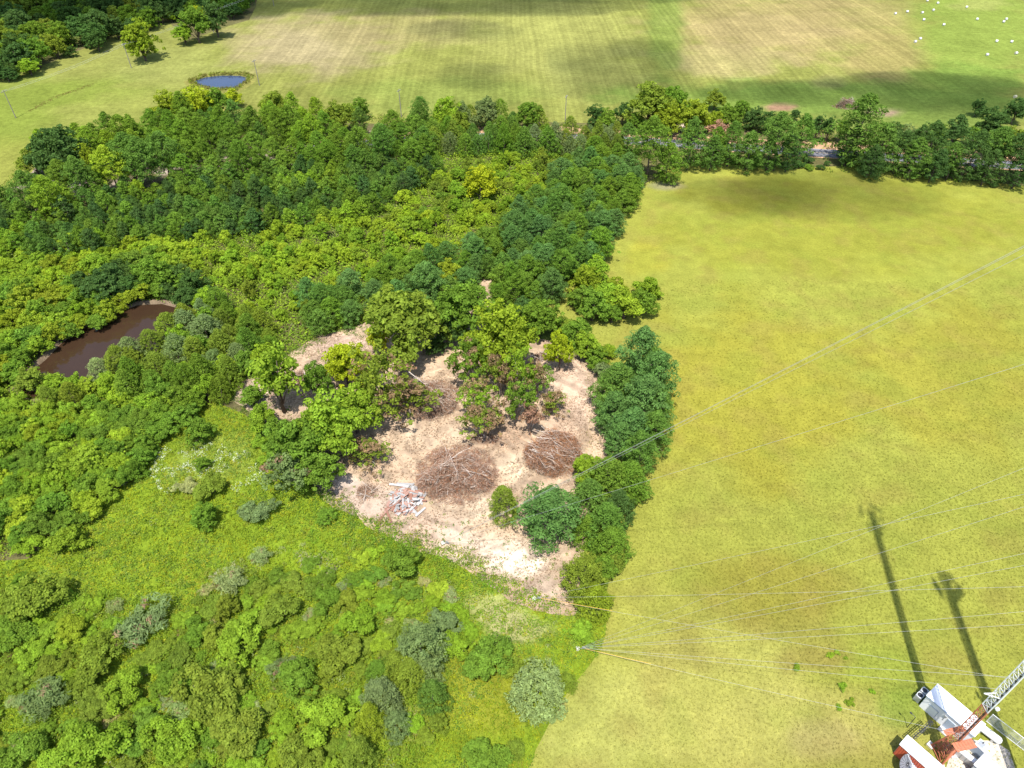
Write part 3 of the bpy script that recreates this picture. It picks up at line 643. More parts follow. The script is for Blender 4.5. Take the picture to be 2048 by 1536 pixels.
# peninsula of bushes in the pasture
pg = 'trees of the little grove in the pasture'
for i, a in enumerate([('young', 1170, 562, 60, 'gold', 'yellowish tree on the left of the little pasture grove'), ('young', 1212, 588, 66, 'bright', 'fresh green tree in the middle of the little pasture grove'), ('young', 1250, 606, 66, 'lime', 'lime green tree on the lower side of the little pasture grove'),
                       ('broad', 1290, 598, 60, 'green', 'round dark tree at the right tip of the little pasture grove'), ('young', 1186, 612, 62, 'green', 'mid green tree at the lower left of the little pasture grove'), ('young', 1160, 595, 46, 'green', 'small green tree at the left tip of the little pasture grove'),
                       ('young', 1292, 572, 46, 'bright', 'small bright tree behind the round dark tree of the little pasture grove'), ('young', 1192, 540, 56, 'bright', 'bright tree at the back of the little pasture grove'), ('young', 1232, 575, 48, 'gold', 'golden tree at the back right of the little pasture grove'), ('young', 1225, 622, 50, 'green', 'low green tree at the front of the little pasture grove')]):
    T(a[0], a[1], a[2], a[3], .85, a[4], a[5], pg)
hg = 'bushes along the pasture edge above the clearing'
for a in [(1150, 662, 62, 'green'), (1172, 690, 56, 'bright'), (1194, 716, 48, 'green'), (1128, 650, 46, 'olive'), (1205, 740, 40, 'grey'), (1215, 700, 34, 'bright')]:
    T('young', a[0], a[1], a[2], .75, a[3], '%s bush in the line between dirt clearing and pasture' % WORD[a[3]], hg)
T('broad', 1080, 632, 70, 1.0, 'green', 'leafy tree with pale trunk right of the golden island tree', None, 2)
T('broad', 1050, 620, 56, 1.0, 'dark', 'dark tree beside the narrow dirt track', None, 0)
# far left
T('broad', 278, 76, 70, 1.0, 'gold', 'lone round yellow-topped tree in the far left field', None, 4)
T('broad', 365, 62, 42, .8, 'bright', 'pale rounded bush at the tip of the far left wood', None, 1)
T('broad', 388, 42, 62, .9, 'green', 'dark tree at the tip of the far left wood', None, 2)
T('broad', 425, 28, 60, .9, 'dark', 'dark tree behind the tip of the far left wood', None, 3)
T('broad', 402, 26, 30, 1.1, 'yellow', 'small yellow-topped tree at the tip of the far left wood', None, 0)
T('broad', 100, 295, 96, 1.0, 'dark', 'big dark tree at the left corner of the pine wood', None, 0)
T('broad', 62, 315, 50, 1.0, 'olive', 'olive tree left of the big dark corner tree', None, 1)
T('narrow', 172, 310, 34, 1.2, 'gold', 'narrow golden tree between big dark tree and pale pines', None, 0)
for a in [(214, 322, 62, 'lime'), (252, 305, 70, 'pine'), (292, 312, 72, 'pine'), (322, 300, 64, 'pine'), (60, 370, 60, 'pine'), (92, 385, 60, 'bright'), (150, 345, 58, 'pine')]:
    T('pine', a[0], a[1], a[2], .9, a[3], 'tall pine with bare trunk at the left end of the wood', 'tall pines at the left end of the wood', 4)
for a in [(335, 218, 70, 'gold', 'golden'), (392, 206, 70, 'yellow', 'yellow'), (462, 194, 34, 'yellow', 'small yellow'), (680, 228, 60, 'olive', 'olive'), (430, 205, 60, 'green', 'green'), (545, 210, 60, 'olive', 'broad olive'), (720, 215, 40, 'green', 'slim green')]:
    T('broad', a[0], a[1], a[2], .9, a[3], a[4] + ' tree on the hayfield edge of the wood below the blue pond', 'trees on the hayfield edge of the wood', )
T('young', 962, 362, 64, .9, 'yellow', 'glowing yellow tree in the young mixed wood', None, 2)
T('young', 915, 245, 50, .9, 'olive', 'round olive tree in the far hedge row left of the road gap', None, 1)
T('broad', 895, 222, 58, 1.0, 'bright', 'round bright tree in the hedge row before the hayfield', None, 3)
T('broad', 972, 220, 56, .95, 'grey', 'blue-grey leafy tree in the hedge row before the hayfield', None, 0)
T('broad', 1055, 225, 50, .95, 'green', 'mid green tree in the hedge row before the hayfield', None, 2)
T('bare', 942, 470, 32, 1.0, 'straw', 'grey leafless tree among the pines', None, 0)
# lower meadow and foreground
T('roundcedar', 1077, 1380, 112, .85, 'sage', 'round pale sage cedar at the pasture edge', None, 0)
T('cedar', 1134, 1362, 40, .7, 'olive', 'small olive cedar beside the round sage cedar', None, 1)
T('cedar', 1032, 1496, 36, .8, 'olive', 'tiny dark olive cedar at the bottom of the meadow', None, 0)
T('shrub', 968, 1312, 104, .9, 'green', 'dark green shrub above the round sage cedar', None, 0)
T('young', 808, 1118, 62, .9, 'green', 'dark rounded bush in the meadow below the scrap pile', None, 1)
T('cedar', 840, 1290, 96, .8, 'grey', 'grey-green cedar at the top of the foreground cedar clump', None, 3)
T('cedar', 862, 1385, 66, .85, 'pine', 'dark green young pine-like cedar beside the foreground grass', None, 2)
T('cedar', 790, 1330, 80, .7, 'olive', 'olive cedar left of the grey-green cedar in the foreground clump', None, 1)
T('cedar', 765, 1390, 80, .75, 'grey', 'grey cedar in the middle of the foreground clump', None, 0)
T('cedar', 742, 1440, 74, 1.0, 'gold', 'pointed golden cedar at the front of the foreground clump', None, 2)
T('cedar', 790, 1450, 60, .75, 'grey', 'small grey cedar at the lower edge of the foreground clump', None, 3)
T('cedar', 720, 1510, 90, .8, 'olive', 'olive cedar cut by the bottom edge of the picture', None, 1)
T('shrub', 975, 1525, 90, .9, 'green', 'low green shrub at the bottom edge below the sage cedar', None, 2)
for a in [(395, 858, 52, 'green', 'round bush at the top of the flower meadow'), (420, 968, 66, 'olive', 'olive bush in the middle of the flower meadow'), (408, 1030, 50, 'green', 'dark bush below the olive bush of the flower meadow'), (512, 1024, 62, 'grey', 'domed grey-green bush near the corner of the clearing'), (405, 926, 28, 'green', 'small dark bush among the white flowers'), (375, 968, 44, 'straw', 'pale twiggy bush left of the olive bush')]:
    T('shrub' if a[3] != 'green' else 'young', a[0], a[1], a[2], .9, a[3], a[4])
mg = 'vine covered mounds of the lower left thicket'
for a in [(70, 1172, 120, 'olive', 'broad vine covered mound at the left edge below the meadow'), (22, 1262, 80, 'green', 'dark leafy mound at the left edge of the thicket'), (300, 1238, 116, 'grey', 'grey-green bramble mound in the middle of the thicket'), (190, 1318, 96, 'olive', 'olive mound left of the grey-green bramble mound'), (250, 1372, 90, 'bright', 'bright mound below the grey-green bramble mound'),
          (180, 1482, 130, 'bright', 'large bright mound at the bottom left'), (70, 1420, 110, 'grey', 'grey-green twiggy mound near the bottom left corner'), (40, 1500, 90, 'green', 'dark mound in the bottom left corner'), (455, 1175, 86, 'sage', 'pale vine covered mound at the top of the thicket'), (560, 1215, 80, 'olive', 'olive mound right of the pale vine covered mound'),
          (480, 1290, 110, 'bright', 'wide bright mound in the thicket centre'), (400, 1380, 120, 'olive', 'wide olive mound in the lower thicket'), (330, 1470, 110, 'bright', 'leafy mound at the bottom of the thicket'), (480, 1460, 110, 'olive', 'olive mound near the bottom of the thicket'), (600, 1360, 100, 'green', 'green mound in the right part of the thicket'),
          (560, 1330, 60, 'grey', 'small grey-green mound in the right part of the thicket'), (640, 1440, 110, 'bright', 'bright mound left of the foreground cedars'), (600, 1510, 100, 'olive', 'olive mound at the bottom edge left of the foreground cedars'), (670, 1300, 90, 'olive', 'olive mound above the foreground cedars'), (720, 1240, 80, 'bright', 'bright mound on the slope above the foreground cedars'),
          (130, 1255, 66, 'gold', 'golden mound in the left part of the thicket'), (390, 1255, 60, 'green', 'small dark mound beside the grey-green bramble mound'), (650, 1200, 60, 'green', 'small green mound on the weedy slope'), (520, 1120, 56, 'sage', 'pale grassy mound at the edge of the meadow')]:
    T('vine' if a[3] in ('sage', 'grey') else 'shrub', a[0], a[1], a[2], .95, a[3], a[4], mg)
T('cedar', 820, 1345, 80, .7, 'olive', 'olive cedar in the middle of the foreground clump', None, 4)
T('cedar', 855, 1330, 66, .75, 'grey', 'grey cedar right of the olive one in the foreground clump', None, 5)
T('cedar', 760, 1340, 60, .7, 'green', 'green cedar at the left of the foreground clump', None, 4)
T('shrub', 920, 1290, 70, .9, 'bright', 'bright shrub beside the dark green shrub', None, 3)
T('shrub', 1010, 1325, 56, .9, 'olive', 'olive shrub between dark shrub and sage cedar', None, 4)
T('shrub', 1160, 1262, 60, .7, 'bright', 'low bright shrub above the guy wire anchor', None, 5)
T('shrub', 880, 1250, 70, .8, 'grey', 'grey-green shrub on the slope above the cedar clump', None, 6)
# right hand tree belt by the road
bg = 'pines in the belt between road and pasture'
for a in [(1258, 285, 46, 'pine'), (1300, 305, 84, 'green'), (1335, 330, 56, 'green'), (1382, 292, 74, 'pine'), (1428, 300, 50, 'green'), (1462, 298, 56, 'pine'), (1500, 300, 62, 'pine'), (1560, 292, 76, 'pine'), (1606, 272, 66, 'pine'), (1540, 310, 50, 'pine'), (1722, 268, 96, 'pine'), (1700, 300, 50, 'dark'), (1762, 300, 70, 'pine'), (1800, 312, 56, 'dark'),
          (1858, 305, 76, 'dark'), (1905, 295, 66, 'dark'), (1940, 318, 72, 'dark'), (1985, 310, 66, 'pine'), (2030, 318, 66, 'dark'), (2075, 322, 70, 'pine'), (1830, 325, 56, 'pine'), (1905, 330, 50, 'pine'), (1978, 340, 50, 'dark'), (1745, 322, 54, 'dark'), (1580, 312, 50, 'dark'), (1425, 315, 44, 'pine'), (1870, 335, 48, 'dark'), (2040, 345, 54, 'dark')]:
    T('pine', a[0], a[1] - 3, round(a[2] * .95), .84, a[3], '%s pine in the belt between road and pasture' % WORD[a[3]], bg)
kg = 'thin trees along the far side of the road'
for a in [(1192, 228, 46, 'dark'), (1215, 232, 34, 'green'), (1245, 222, 42, 'dark'), (1272, 240, 40, 'green'), (1480, 215, 44, 'green'), (1510, 228, 46, 'dark'), (1540, 240, 40, 'dark'), (1565, 246, 30, 'dark'), (1638, 246, 34, 'dark'), (1662, 248, 34, 'dark'), (1688, 250, 30, 'green'), (1790, 262, 36, 'dark'), (1820, 264, 40, 'grey'), (1850, 262, 34, 'dark'), (1880, 266, 36, 'green'), (1915, 262, 40, 'dark'), (1950, 268, 38, 'green'), (1990, 275, 36, 'dark'), (2030, 272, 50, 'olive'), (1455, 225, 46, 'green')]:
    T('narrow' if a[2] < 38 else 'broad', a[0], a[1] + 2, round(a[2] * .92), .95, a[3], 'slim %s tree on the hayfield side of the road' % WORD[a[3]], kg)
for a in [(1302, 205, 78, 'olive', 'broad olive tree left in the group by the farm gate'), (1350, 200, 66, 'green', 'dense green tree at the back of the group by the farm gate'), (1396, 232, 66, 'gold', 'golden open-crowned tree beside the dirt mound'), (1330, 230, 56, 'gold', 'golden tree in front of the broad olive tree'), (1428, 238, 40, 'gold', 'small golden tree right of the dirt mound'), (1432, 195, 34, 'olive', 'thin olive tree beyond the dirt mound')]:
    T('broad', a[0], a[1], a[2], 1.0, a[3], a[4])
T('brown', 1440, 262, 56, .7, 'brown', 'rusty brown dead tree beside the road', None, 0)
for a in [(1985, 240, 54, 'dark', 'round dark bush in the right hand field'), (1957, 212, 30, 'dark', 'slim dark bush behind the round bush in the right hand field'), (2036, 218, 44, 'dark', 'dark bush at the right edge of the far field'), (1590, 228, 20, 'dark', 'small low bush between the two bare patches')]:
    T('broad', a[0], a[1], a[2], .95, a[3], a[4])

# ---- filling the woods: each plant an object of its own
class Grid:
    def __init__(s, cell): s.c = cell; s.d = {}
    def add(s, x, y, r): s.d.setdefault((int(x // s.c), int(y // s.c)), []).append((x, y, r))
    def ok(s, x, y, r, k):
        i, j = int(x // s.c), int(y // s.c)
        for a in (-2, -1, 0, 1, 2):
            for b in (-2, -1, 0, 1, 2):
                for (u, v, q) in s.d.get((i + a, j + b), ()):
                    if (x - u) ** 2 + (y - v) ** 2 < ((r + q) * k) ** 2: return False
        return True
GR = Grid(8.0)
for p in PLANTED: GR.add(*p)
GMUD = [tuple(p) for p in MUD]; GBLUE = [tuple(p) for p in BLUE]
ROADL = [(p.x, p.y) for p in rp]
def road_dist(x, y):
    d = 1e9
    for i in range(len(rp) - 1):
        a, b = rp[i], rp[i + 1]; t = max(0, min(1, ((x - a.x) * (b.x - a.x) + (y - a.y) * (b.y - a.y)) / ((b.x - a.x) ** 2 + (b.y - a.y) ** 2)))
        d = min(d, math.hypot(x - a.x - t * (b.x - a.x), y - a.y - t * (b.y - a.y)))
    return d
FILLED = {}
def fill(zone, pxs, mix, k, tries, place, group, road=True, zc=None, cap=10**9):
    """mix: list of (weight, kind, (width lo, hi), height factor, colours)"""
    zc = zc if zc is not None else 3.0
    poly = ground_poly(pxs, zc); xs = [p[0] for p in poly]; ys = [p[1] for p in poly]; n = 0
    ws = [m[0] for m in mix]
    for _ in range(tries):
        x = random.uniform(min(xs), max(xs)); y = random.uniform(min(ys), max(ys))
        if not inside(poly, np.array([x]), np.array([y]))[0]: continue
        m = random.choices(mix, ws)[0]; wd = random.uniform(*m[2])
        if COUNT.get(KIND[m[1]][0], 0) >= 300 or n >= cap: continue
        if not GR.ok(x, y, wd / 2, k): continue
        if road and road_dist(x, y) < 5.0: continue
        if zone not in ('farleft', 'belt', 'plantation', 'hedge', 'beltfront') and inside(CLEAR, np.array([x]), np.array([y]))[0]: continue
        if inside(GMUD, np.array([x]), np.array([y]))[0] or edge_dist(GMUD, np.array([x]), np.array([y]))[0] < wd * .33: continue
        # colours drift in patches through the wood
        q = float(fbm(x / 11, y / 11, 200 + len(zone), 2)); q = min(.999, max(0, (q - .25) / .5 * .84 + random.uniform(0, .16)))
        colr = m[4][int(q * len(m[4]))]
        size = 'small' if wd < m[2][0] + .33 * (m[2][1] - m[2][0]) else 'large' if wd > m[2][0] + .67 * (m[2][1] - m[2][0]) else 'medium'
        kn = KIND[m[1]][0].replace('_', ' ')
        kn = {'broadleaf tree': 'leafy tree', 'cedar tree': 'cedar', 'pine tree': 'pine'}.get(kn, kn)
        o = plant(m[1], x, y, wd, m[3] * random.uniform(.88, 1.15), colr, None, '%s %ss %s' % (WORD[colr], kn, group))
        FILLED.setdefault(zone, []).append((o, size, WORD[colr], kn, place, x, y))
        GR.add(x, y, wd / 2); n += 1
    return n
fill('bottomleft', [(-60, 1150), (60, 1160), (220, 1210), (330, 1240), (400, 1170), (520, 1140), (640, 1170), (760, 1230), (830, 1240), (880, 1330), (880, 1450), (800, 1560), (-60, 1560)],
     [(5, 'shrub', (1.9, 4.8), .68, ['bright', 'olive', 'bright', 'olive', 'green', 'bright']), (1, 'vine', (2.2, 4.2), .7, ['sage', 'olive', 'straw', 'sage']), (1, 'young', (2.2, 4), .7, ['green', 'olive', 'bright'])], .62, 1500, 'of the vine thicket', 'in the lower left thicket', False, 1.2)
fill('lowerleft', [(-60, 790), (120, 815), (260, 800), (400, 800), (370, 850), (330, 880), (250, 960), (140, 1090), (30, 1100), (-60, 1000)],
     [(3, 'shrub', (3.2, 5.6), 1.15, ['bright', 'lime', 'green', 'bright', 'gold']), (2, 'young', (3.2, 5.2), .8, ['bright', 'green', 'lime'])], .5, 1100, 'of the leafy thicket', 'in the leafy thicket left of the meadow', False, 1.5)
fill('midscrub', [(600, 1130), (760, 1100), (860, 1160), (960, 1240), (940, 1290), (820, 1250), (700, 1260), (620, 1190)],
     [(3, 'shrub', (1.8, 3.4), .7, ['bright', 'green', 'lime']), (1, 'vine', (2, 3.5), .7, ['sage', 'straw'])], .62, 220, 'of the weedy slope', 'on the weedy slope below the scrap pile', False, .8)
fill('farleft', [(-40, 150), (60, 135), (150, 100), (240, 62), (330, 36), (400, 20), (490, 18), (505, -5), (480, -40), (-90, -40)],
     [(5, 'broad', (8, 13), .85, ['dark', 'green', 'dark', 'olive', 'dark', 'green']), (2, 'broad', (5, 8), .75, ['green', 'dark', 'bright'])], .47, 1800, 'of the far left wood', 'in the far left wood', False, 5)
fill('belt', [(75, 308), (150, 284), (300, 250), (380, 230), (500, 222), (700, 232), (840, 242), (860, 305), (600, 320), (380, 345), (130, 380), (60, 330)],
     [(4, 'broad', (6.5, 9.5), .95, ['dark', 'green', 'grey', 'green', 'green', 'olive']), (3, 'pine', (5.5, 8.5), .85, ['pine', 'green', 'green', 'bright'])], .54, 1500, 'of the tall tree belt', 'in the tall belt below the blue pond', True, 6)
fill('hedge', [(830, 225), (1000, 232), (1110, 238), (1240, 262), (1240, 300), (1060, 290), (850, 290)],
     [(3, 'cedar', (5, 7.5), .95, ['olive', 'grey', 'green', 'pine']), (1, 'broad', (5, 7), 1.0, ['green', 'olive', 'dark'])], .52, 700, 'of the hedge belt', 'in the hedge belt along the road', True, 4)
fill('plantation', [(-40, 400), (130, 375), (380, 350), (620, 315), (860, 300), (880, 330), (730, 420), (560, 440), (330, 460), (180, 490), (-40, 500)],
     [(6, 'youngpine', (3.4, 5.8), .95, ['pine', 'dark', 'pine', 'green', 'dark', 'green', 'bright'])], .55, 3200, 'of the pine plantation', 'in the young pine plantation', True, 4)
fill('rightpines', [(1200, 300), (1285, 335), (1270, 390), (1215, 470), (1190, 505), (1110, 570), (970, 585), (830, 590), (680, 640), (600, 640), (600, 575), (760, 545), (900, 500), (1010, 440), (1090, 370), (1130, 320)],
     [(5, 'pine', (4.4, 7.0), .75, ['pine', 'blue', 'green', 'green', 'blue']), (1, 'broad', (4, 6), .9, ['green', 'olive'])], .54, 1500, 'of the pasture pine strip', 'in the pine strip beside the pasture', True, 5)
fill('pondbank', [(-40, 600), (120, 570), (210, 520), (300, 500), (390, 540), (410, 590), (370, 612), (270, 600), (200, 630), (120, 680), (60, 740), (-40, 770)],
     [(3, 'young', (4.0, 6.5), .8, ['dark', 'green', 'bright', 'green', 'gold']), (2, 'broad', (3.5, 5), .8, ['pine', 'green'])], .52, 900, 'of the pond bank', 'on the far bank of the muddy pond', True, 3)
fill('nearbank', [(90, 800), (200, 745), (300, 690), (375, 640), (420, 600), (520, 640), (560, 700), (470, 760), (400, 800), (260, 790), (180, 810)],
     [(3, 'cedar', (4.5, 7), .9, ['olive', 'grey', 'green', 'olive']), (2, 'young', (4, 6), 1.0, ['green', 'bright', 'olive'])], .52, 700, 'between muddy pond and clearing', 'between muddy pond and clearing', True, 3)
fill('beltfront', [(1330, 325), (1420, 318), (1600, 335), (1700, 332), (1830, 352), (2060, 372), (2060, 350), (1800, 325), (1600, 312), (1400, 300)],
     [(1, 'shrub', (2.4, 4.2), .8, ['green', 'dark', 'green'])], .6, 300, 'below the roadside pines', 'at the foot of the roadside pines', True, 1.5)
fill('scrubwest', [(-40, 490), (200, 480), (330, 460), (400, 520), (290, 500), (180, 560), (-40, 610)],
     [(3, 'young', (3, 5.2), .7, ['lime', 'bright', 'lime', 'gold']), (1, 'youngpine', (3, 4.6), .9, ['pine'])], .52, 900, 'of the pondside scrub', 'in the bright scrub above the pond', True, 2, 70)
fill('young', [(560, 440), (730, 420), (900, 320), (1150, 305), (1130, 360), (1000, 440), (860, 520), (700, 560), (600, 640), (470, 620), (400, 540), (330, 480)],
     [(5, 'young', (2.6, 4.9), .85, ['lime', 'bright', 'lime', 'bright', 'lime', 'bright', 'green']), (3, 'sap', (2.2, 4), 1.1, ['lime', 'bright', 'lime', 'olive']), (2, 'youngpine', (2.8, 4.6), .95, ['green', 'bright', 'green'])], .58, 3000, 'of the mixed wood', 'in the young mixed wood', True, 2.5)
fill('clearedge', [(480, 840), (520, 850), (600, 990), (700, 1010), (660, 1040), (540, 990)], [(1, 'shrub', (2.5, 4), .9, ['green', 'bright'])], .55, 120, 'along the left clearing edge', 'along the left clearing edge', False, 1)
fill('edge2', [(560, 700), (640, 655), (740, 640), (700, 620), (600, 650)], [(1, 'shrub', (2.4, 4), .9, ['green', 'lime'])], .55, 120, 'above the top left of the clearing', 'above the clearing top left', False, 1)
ORDN = ['first', 'second', 'third', 'fourth', 'fifth', 'sixth', 'seventh', 'eighth', 'ninth', 'tenth', 'eleventh', 'twelfth', 'thirteenth', 'fourteenth', 'fifteenth', 'sixteenth', 'seventeenth', 'eighteenth', 'nineteenth', 'twentieth']
for zone, lst in FILLED.items():
    q = [proj(e[5], e[6]) for e in lst]; xs = sorted(a for a, b in q); ys = sorted(b for a, b in q); n = len(lst); seen = {}
    big = n > 24
    for e, (a, b) in zip(lst, q):
        if big:
            col_ = 'left' if a < xs[n // 4] else 'mid-left' if a < xs[n // 2] else 'mid-right' if a < xs[3 * n // 4] else 'right'
            row_ = 'back' if b < ys[n // 3] else 'centre' if b < ys[2 * n // 3] else 'front'
            pl = '%s %s %s' % (row_, col_, e[4])
        else: pl = e[4]
        seen.setdefault('%s %s %s, %s' % (e[1], e[2], e[3], pl), []).append((a, e[0]))
    for lab, v in seen.items():
        v.sort(key=lambda t: t[0])
        for i, (a, o) in enumerate(v): o['label'] = lab if len(v) == 1 else '%s, %s from left' % (lab, ORDN[min(i, 19)])
print('plants', COUNT)

# ---- ground cover: what nobody could count
def cover(name, X, Y, rad, hgt, cols, n, leaf, asp, label, seed, z0=0.03, up=.5, squash=None, cbrk=.3, low=-.05):
    g = np.random.default_rng(seed); k = len(X)
    C = np.stack([X, Y, np.full(k, z0)], 1); idx = np.repeat(np.arange(k), n); m = len(idx)
    d = g.normal(size=(m, 3)); d[:, 2] = np.abs(d[:, 2]); d /= np.linalg.norm(d, axis=1)[:, None]
    sc3 = np.stack([rad, rad, hgt], 1)
    p = C[idx] + d * sc3[idx] * g.uniform(.6, 1.08, m)[:, None]
    nn = d + g.normal(size=(m, 3)) * .55 + np.array((0, 0, up)); nn /= np.linalg.norm(nn, axis=1)[:, None]
    t = np.cross(nn, g.normal(size=(m, 3))); t /= np.linalg.norm(t, axis=1)[:, None]; b = np.cross(nn, t)
    L = leaf * g.uniform(.6, 1.4, m)[:, None]; W = L * asp
    V = np.stack([p - t * L / 2, p + b * W / 2, p + t * L / 2, p - b * W / 2], 1).reshape(-1, 3)
    V[:, 2] = np.maximum(V[:, 2], z0 - .02)
    cc = cols[idx] * (1.06 + g.uniform(-cbrk, cbrk, m))[:, None]
    o = link(name, mesh_np(name, V, np.arange(m * 4).reshape(-1, 4), M_COVER, {'col': ('FLOAT_COLOR', rgba(np.repeat(np.clip(cc, 0, 1), 4, 0)))}))
    return tag(o, label, None, None, 'stuff')
def scatter(poly, step, seed, keep=None):
    g = np.random.default_rng(seed); xs = [p[0] for p in poly]; ys = [p[1] for p in poly]
    A, B = np.meshgrid(np.arange(min(xs), max(xs), step), np.arange(min(ys), max(ys), step)); A = A.ravel() + g.uniform(-.5, .5, A.size) * step; B = B.ravel() + g.uniform(-.5, .5, B.size) * step
    PX, PY = proj(A, B); ok = (PX > -80) & (PX < 2130) & (PY > -60) & (PY < 1600) & inside(poly, A, B); A = A[ok]; B = B[ok]
    if keep is not None: q = keep(A, B, g); A = A[q]; B = B[q]
    return A, B
def pick(X, Y, scale, seed, cols, sp=.35):
    q = np.clip((fbm(X / scale, Y / scale, seed, 3) - .25) / .5, 0, .999) * (1 - sp) + np.random.default_rng(seed).uniform(0, sp, len(X))
    return np.array(cols)[(np.clip(q, 0, .999) * len(cols)).astype(int)]
def wet(A, B): return inside(GMUD, A, B) | inside(GBLUE, A, B)
# undergrowth of the woods
UND = ground_poly([(-60, 480), (330, 440), (560, 430), (720, 400), (880, 310), (1240, 290), (1290, 345), (1205, 490), (1110, 590), (960, 600), (760, 660), (600, 690), (470, 780), (330, 860), (140, 1080), (-60, 1100)])
A, B = scatter(UND, 1.25, 1, lambda a, b, g: ~wet(a, b) & ~inside(CLEAR, a, b) & (edge_dist(GMUD, a, b) > 1.2))
cover('undergrowth', A, B, RNG.uniform(.9, 1.7, len(A)), RNG.uniform(.8, 3.0, len(A)) * (.45 + 1.1 * fbm(A / 6, B / 6, 7, 3)), pick(A, B, 9, 301, [LEAFC['olive'], LEAFC['bright'], LEAFC['lime'], LEAFC['lime'], LEAFC['bright'], LEAFC['bright'], (.22, .26, .08)]), 26, .42, .65, 'dense low undergrowth between the trees', 11)
UN2 = ground_poly([(60, 320), (300, 250), (500, 215), (860, 235), (1250, 255), (1420, 250), (2100, 300), (2100, 380), (1820, 355), (1600, 338), (1420, 325), (1300, 345), (1240, 290), (880, 310), (720, 400), (330, 440), (-60, 480), (-60, 400)])
def off_road(a, b, g): return np.array([road_dist(x, y) > 4.5 for x, y in zip(a, b)]) & (vnoise(a / 5, b / 5, 77) > .35)
A, B = scatter(UN2, 2.4, 2, off_road)
cover('belt_undergrowth', A, B, RNG.uniform(.9, 1.6, len(A)), RNG.uniform(.6, 1.6, len(A)), pick(A, B, 9, 311, [LEAFC['green'], LEAFC['olive'], LEAFC['bright'], LEAFC['dark']]), 16, .5, .65, 'low undergrowth below the tall belt and roadside trees', 12)
A, B = scatter(rough(ground_poly([(-80, 175), (0, 150), (120, 112), (250, 58), (330, 38), (430, 30), (500, 25), (520, -30), (420, -70), (-80, -70)]), 6, 2, 24), 2.6, 25, None)
cover('far_undergrowth', A, B, RNG.uniform(1.2, 2.2, len(A)), RNG.uniform(1, 3.2, len(A)), pick(A, B, 12, 312, [LEAFC['dark'], LEAFC['green'], LEAFC['dark'], LEAFC['bright']]), 18, .75, .7, 'thick undergrowth filling the far left wood', 24)
EDGE0 = ground_poly([(468, 800), (700, 640), (1000, 560), (1190, 730), (1235, 880), (1150, 1205), (1075, 1185), (1010, 1140), (930, 1100), (840, 1075), (770, 1035), (690, 1005), (650, 975), (640, 930), (560, 870)])
def off_dirt(a, b):
    d = edge_dist(EDGE0, a, b) * np.where(inside(EDGE0, a, b), -1, 1)
    return d + 5.5 * (fbm(a / 3.2, b / 3.2, 97, 4) - .5) + 1.5 * (vnoise(a / .9, b / .9, 98) - .5) > .6
# weeds of the meadow
A, B = scatter(WEED, .62, 3, lambda a, b, g: off_dirt(a, b) & (vnoise(a / 1.2, b / 1.2, 78) > .12 + .55 * np.clip(1.2 - np.hypot((proj(a, b)[0] - 1010) / 120, (proj(a, b)[1] - 1240) / 55), 0, 1)))
PXm, PYm = proj(A, B)
cw = (.78 + .5 * fbm(A / 6, B / 6, 325, 4))[:, None] * pick(A, B, 3.2, 321, [(.24, .27, .022), (.22, .29, .02), (.17, .25, .022), (.27, .30, .018), (.13, .21, .03), (.31, .31, .03), (.19, .26, .05)])
red = smooth(.66, .8, fbm(A / 4, B / 4, 323, 3))[:, None] * .5; cw = cw * (1 - red) + np.array((.26, .20, .04)) * red
near = smooth(1150, 1500, PYm)
cover('meadow_weeds', A, B, RNG.uniform(.35, .8, len(A)), RNG.uniform(.25, 1.0, len(A)) * (.25 + 1.1 * fbm(A / 3, B / 3, 17, 3)), cw, 16, .22, .6, 'bright green weeds and creepers covering the meadow', 13)
# thicket at lower left
A, B = scatter(ground_poly([(-80, 1150), (230, 1180), (330, 1230), (480, 1130), (640, 1160), (780, 1220), (850, 1230), (900, 1340), (880, 1440), (800, 1620), (-80, 1620)], .5), .8, 4, lambda a, b, g: vnoise(a / 2.5, b / 2.5, 79) > .25)
cover('vine_thicket', A, B, RNG.uniform(.5, 1.1, len(A)), RNG.uniform(.5, 1.5, len(A)) * np.clip(2.6 * fbm(A / 4.5, B / 4.5, 18, 4) - .55, .2, 2), pick(A, B, 3.0, 331, [LEAFC['green'], LEAFC['olive'], LEAFC['bright'], (.20, .28, .035), LEAFC['bright'], (.21, .25, .04), LEAFC['olive'], (.24, .29, .10)], .5), 42, .19, .6, 'tangled vines and brambles over the lower left scrub', 14)
A, B = scatter(ground_poly([(-80, 730), (60, 790), (300, 800), (380, 790), (330, 870), (250, 950), (130, 1100), (-80, 1110)], .5), 1.0, 5, None)
cover('leafy_thicket', A, B, RNG.uniform(.7, 1.2, len(A)), RNG.uniform(.8, 2.0, len(A)) * (.4 + fbm(A / 4, B / 4, 19, 3)), pick(A, B, 4, 341, [LEAFC['green'], LEAFC['bright'], LEAFC['lime'], LEAFC['gold'], LEAFC['bright']]), 34, .24, .65, 'leafy scrub left of the flower meadow', 15)
